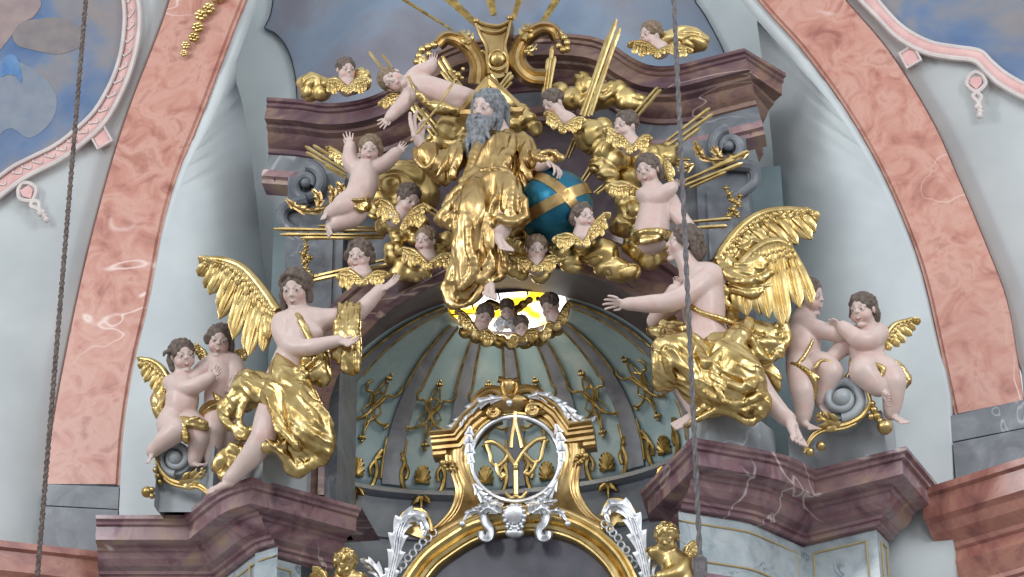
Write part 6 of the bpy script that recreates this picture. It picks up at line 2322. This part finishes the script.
# ---- flying cherubs
def flying():
    f = Fig(-0.75)
    t = thing('cherub_statue', 'cherub flying face down at the top left of the group, arms flung wide', 'statue', f.pt(425, 120), 'naked cherub statues')
    body(f, t, ((392.5, 80, 16), 31, -6, 4, -72),
         limbs=[([(400, 83, 10, 7.5), (406, 85, 8, 7), (413, 86, 6, 10)], 3), ([(414, 86, 4, 12.5), (428, 90, 6, 13), (442, 94, 4, 12.5), (452, 97, 2, 11)], 4),
                ([(412, 78, 6, 7.5), (420, 72, 8, 7), (427, 69, 10, 5.8), (432, 64, 12, 4.8)], 3), ([(411, 93, 8, 7.5), (404, 103, 12, 7), (397, 110, 14, 5.6), (389, 118, 16, 4.6)], 3),
                ([(450, 95, 4, 11), (464, 98, -2, 9.5), (478, 102, -10, 8)], 4), ([(448, 100, 0, 10), (460, 106, -4, 8.5), (472, 112, -12, 7)], 4)],
         hands=[((431.5, 65, 12), (434, 53, 14), (0, .2, .9), 1, 12, 10), ((390, 117, 16), (378, 127, 18), (.2, .3, .9), -1, 18, 10)],
         hair=dict(mat='hair_fair', n=110, low=-.4, seed=41))
    D = Cloth(f, .007)
    D.fold((409, 77, 20, 1.5), (414, 88, 24, 1.6), (422, 98, 24, 1.8), (430, 106, 18, 1.8)).fold((434, 106, 16, 4), (446, 108, 18, 4), (458, 112, 12, 3), (438, 110, 16, 3))
    D.crease(1.2, 12, (1, .2, 0), 5, 2)
    D.add('sash', 'gold', t)
    side_wing(f, t, (403, 96, 2), (384, 100, 2), (2, 10, 0), 5, 5.5)
    side_wing(f, t, (424, 76, -8), (424, 60, -8), (-6, 2, 0), 5, 5.5)

    f = Fig(-0.70)
    t = thing('cherub_statue', 'cherub with both arms raised at left of the group, one leg kicked left', 'statue', f.pt(355, 235), 'naked cherub statues')
    body(f, t, ((370, 149.5, 16), 30, -2, -2, 2),
         limbs=[([(369, 158, 9, 7), (368, 164, 7, 7), (366, 171, 6, 10.5)], 3), ([(365, 173, 6, 12.5), (363, 186, 8, 13), (357, 199, 6, 12)], 4),
                ([(356, 169, 6, 8), (350, 160, 8, 7), (350, 151, 10, 5.4), (350, 145, 10, 4.6)], 3), ([(374, 168, 6, 7.5), (384, 164, 8, 6.8), (392, 157, 10, 5.6), (397, 152, 12, 4.6)], 3),
                ([(355, 199, 8, 11.5), (348, 204, 16, 11), (343, 206, 18, 9.5)], 4), ([(345, 206, 18, 9), (336, 210, 16, 7), (329, 213, 14, 5)], 3),
                ([(360, 206, 6, 11), (352, 217, 8, 9.5), (340, 222, 8, 7.4), (331, 226, 8, 5)], 3)],
         hands=[((350, 146, 10), (348, 132, 12), (0, .1, .9), -1, 16, 10), ((396.5, 152.5, 12), (406, 142, 14), (0, .3, .9), 1, 16, 12)],
         feet=[((331, 211, 12), (322, 221, 20), (-.6, .6, .4)), ((331, 223, 6), (331, 238, 12), (-.9, .2, .3))],
         hair=dict(mat='hair_fair', n=120, low=-.5, seed=42, locks=[[(.3, -.05, .2, .09), (.4, 0, .0, .1), (.36, 0, -.2, .07)]]))
    D = Cloth(f, .007)
    D.mass([(354, 203, 22, 4), (361, 206, 18, 5), (367, 206, 12, 4)], 3)
    D.fold((350, 200, 26, 1.8), (358, 201, 26, 2), (368, 199, 16, 2)).fold((356, 206, 24, 2), (364, 210, 16, 2.4), (366, 202, 16, 2))
    D.crease(1.0, 14, (1, 0, 0), 5, 3)
    D.add('loincloth', 'gold', t)
    side_wing(f, t, (350, 166, -6), (330, 148, -8), (6, 14, 0), 6, 6.5)
    side_wing(f, t, (372, 180, -8), (378, 186, -8), (-6, 6, 0), 4, 5)

    f = Fig(-0.72)
    t = thing('cherub_statue', 'half-length cherub at right of the group, one arm stretched across to the gilded rays', 'statue', f.pt(655, 240), 'naked cherub statues')
    body(f, t, ((647.5, 170, 16), 32, -26, -4, -10),
         limbs=[([(650, 180, 9, 7.5), (652, 187, 7, 7.5), (655, 195, 5, 11)], 3), ([(655, 197, 4, 13), (655, 212, 6, 14), (652, 228, 6, 15.5), (650, 240, 6, 15)], 4),
                ([(644, 195, 10, 8), (654, 199, 18, 7.4), (664, 193, 20, 6.6), (673, 187, 20, 5)], 3), ([(668, 198, 4, 8.5), (674, 210, 6, 8), (682, 220, 10, 6.6), (690, 228, 12, 5)], 3)],
         hands=[((672, 187.5, 20), (682, 179, 22), (0, -.2, .9), -1, 12, 40), ((689, 227, 12), (698, 238, 14), (0, -.2, .9), 1, 12, 24)],
         hair=dict(n=120, low=-.5, seed=43, locks=[[(.3, -.1, .15, .1), (.4, -.1, -.05, .1), (.36, -.1, -.3, .1)]]))
    D = Cloth(f, .008)
    D.mass([(635, 236, 12, 5), (645, 236, 18, 6), (657, 235, 17, 6), (667, 236, 8, 5)], 3)
    D.fold((634, 238, 15, 2), (644, 232, 24, 2.2), (657, 231, 23, 2.2), (668, 234, 10, 2)).fold((636, 243, 16, 2), (648, 240, 25, 2.2), (662, 238, 17, 2))
    D.crease(1.0, 13, (1, .1, 0), 5, 7)
    D.add('loincloth', 'gold', t)
    side_wing(f, t, (640, 190, 0), (612, 184, 2), (4, 16, 0), 7, 7)
    side_wing(f, t, (668, 178, -8), (666, 160, -10), (8, 14, 0), 5, 6)


flying()

# ---- gilded rays
rays('thin pair of gilded rays above the flying cherub\'s head', -0.30, [(383, 70, 369, 51.5, 2.0), (392, 67, 382.5, 54.5, 1.8)])
rays('ray bundle between the flying cherub\'s hand and the keystone', -0.40, [(462, 98, 437.5, 58.5, 2.4), (466, 95, 442, 56, 2.4), (458, 92, 441, 71, 2.2), (470, 96, 448, 70, 2.0)])
rays('ray bundle under the flying cherub pointing down right to the statue\'s shoulder', -0.50, [(434, 136, 411, 106, 2.6), (438, 134, 415, 105, 2.4), (442, 131, 422, 108, 2.6), (430, 124, 408, 94, 1.6)])
rays('short ray bundle rising right from behind the bearded head', -0.55, [(494, 94, 511, 72, 2.4), (497, 95, 513, 75, 2.2), (500, 96, 512, 82, 1.8)])
rays('upright rays dropping from the keystone to the bearded head', -0.45, [(484, 92, 486, 52, 3.4), (488, 92, 489, 60, 3.0), (479, 92, 484, 72, 2.4), (498, 84, 490, 70, 2.4)])
rays('upright ray bundle above the cherub head right of the keystone', -0.45, [(543, 94, 548.5, 58, 2.6), (546, 94, 552.5, 46, 2.8), (549, 92, 555, 56, 2.4)])
rays('tallest ray bundle slanting up right across the pediment', -0.55, [(581, 115, 609, 34, 2.8), (584, 116, 616.5, 19, 3.0), (588, 116, 620, 28, 3.0), (591, 115, 614, 44, 2.6)])
rays('short pair of rays right of the tall cloud column', -0.45, [(633, 115, 658, 87, 2.2), (637, 117, 661, 89, 2.2)])
rays('ray bundle pointing up right between the clouds and the right capital', -0.45, [(667, 141, 710, 108, 2.6), (671, 144, 713, 114, 2.6), (675, 147, 700, 128, 2.4), (668, 146, 690, 130, 2.0)])
rays('ray bundle held by the half-length cherub, crossing the right pilaster', -0.50, [(682, 183, 748, 151, 2.6), (684, 186, 743, 163, 2.8), (686, 180, 734, 160, 2.4), (690, 188, 726, 172, 2.2)])
rays('level pair of rays behind the profile angel\'s head', -0.50, [(690, 222, 731, 218.5, 2.4), (692, 228, 727, 226, 2.6)])
rays('short pair of rays beside the globe pointing up right', -0.35, [(580, 183, 593, 163, 2.2), (583, 184, 596, 166, 2.0)])
rays('lower short pair of rays right of the globe', -0.35, [(594, 193, 612, 178, 2.0), (597, 194, 614, 181, 2.0)])
rays('thin rays dropping beside the round cloud above the globe', -0.35, [(566, 158, 574, 138, 2.0), (569, 158, 576, 142, 1.8)])
rays('ray bundle pointing up left behind the arms-raised cherub', -0.45, [(348, 173, 305, 146, 2.4), (345, 175, 306, 152, 2.2), (346, 165, 313, 145, 2.2), (346, 178, 325, 165, 2.6)])
rays('long level ray bundle under the kicking cherub\'s feet', -0.40, [(386, 231, 273, 229, 2.4), (386, 235, 280, 234.5, 2.4), (384, 238, 300, 238, 2.4), (380, 228, 318, 226, 2.0)])
rays('lower slanting ray pair behind the dark curly cherub head', -0.40, [(392, 258, 314, 277, 2.4), (393, 263, 312, 281, 2.6)])
rays('short rays between the big smooth cloud and the robe', -0.50, [(446, 218, 428, 206, 2.0), (444, 221, 424, 209, 2.0)])
for i, (x0, y0, x1, y1, w, lab) in enumerate(((452, 30, 398, -4, 2.6, 'leftmost gilded ray on the grey blue fresco above the pediment'), (476, 24, 440, -10, 7, 'broad gilded ray second from left on the fresco above the pediment'),
                                         (494, 15, 488, -10, 7, 'gilded ray rising straight up above the keystone'), (513, 20, 522, -10, 5, 'gilded ray just right of the keystone on the fresco'), (543, 22, 562, -10, 6, 'rightmost gilded ray on the fresco above the pediment'))):
    f = Fig(1.2)
    a, b = f.pt(x0, y0), f.pt(x1, y1)
    mb = MB()
    tube(mb, [a, b], [w * .5 * PXM, w * .8 * PXM], 4, .5)
    o = mb.add('gilded_ray', 'gold_old', smooth=False)
    tag(o, lab, 'ray', 'gilded rays on the fresco')
# ================================================================== light
w = bpy.data.worlds.new('church')
SC.world = w
w.use_nodes = True
nt = w.node_tree
bg = nt.nodes['Background']
tc = nt.nodes.new('ShaderNodeTexCoord')
sp = nt.nodes.new('ShaderNodeSeparateXYZ')
mr = nt.nodes.new('ShaderNodeMapRange')
cr = nt.nodes.new('ShaderNodeValToRGB')
nt.links.new(tc.outputs['Generated'], sp.inputs[0])
nt.links.new(sp.outputs['Z'], mr.inputs['Value'])
mr.inputs['From Min'].default_value = -1
nt.links.new(mr.outputs[0], cr.inputs[0])
el = cr.color_ramp.elements
el[0].position, el[0].color = 0.0, (0.40, 0.39, 0.38, 1)
el[1].position, el[1].color = 1.0, (1.25, 1.32, 1.42, 1)
e = el.new(0.45)
e.color = (0.72, 0.74, 0.78, 1)
e = el.new(0.60)
e.color = (1.05, 1.10, 1.18, 1)
nt.links.new(cr.outputs[0], bg.inputs[0])
bg.inputs[1].default_value = 0.60


def area(name, at, look, sx, sy, power, col):
    l = bpy.data.lights.new(name, 'AREA')
    l.shape = 'RECTANGLE'
    l.size, l.size_y, l.energy, l.color = sx, sy, power, col
    o = bpy.data.objects.new(name, l)
    COL.objects.link(o)
    o.location = at
    d = Vector(look) - Vector(at)
    o.rotation_euler = d.to_track_quat('-Z', 'Y').to_euler()
    return o


area('nave_window_light', (-9, -9, 14), (0, 0, 11.5), 2.2, 5, 480, (0.95, 0.98, 1.0))
area('nave_window_light', (9, -8, 14), (0, 0, 11.5), 2.2, 5, 420, (0.93, 0.97, 1.0))
area('nave_window_light', (-4, -16, 15), (0, 0, 11.5), 2.2, 5, 300, (0.97, 0.98, 1.0))
area('nave_window_light', (6, -17, 15), (0, 0, 11.5), 2.2, 5, 300, (0.97, 0.98, 1.0))
area('conch_window_light', tuple(cen + A3(0, .15, -.06)), tuple(cen + A3(0, .1, -2)), .7, .35, 13, (1.0, .93, .78))
SC.view_settings.view_transform = 'Standard'
SC.view_settings.look = 'None'
SC.view_settings.gamma = 1.0
SC.view_settings.use_curve_mapping = False
SC.view_settings.exposure = 0.08
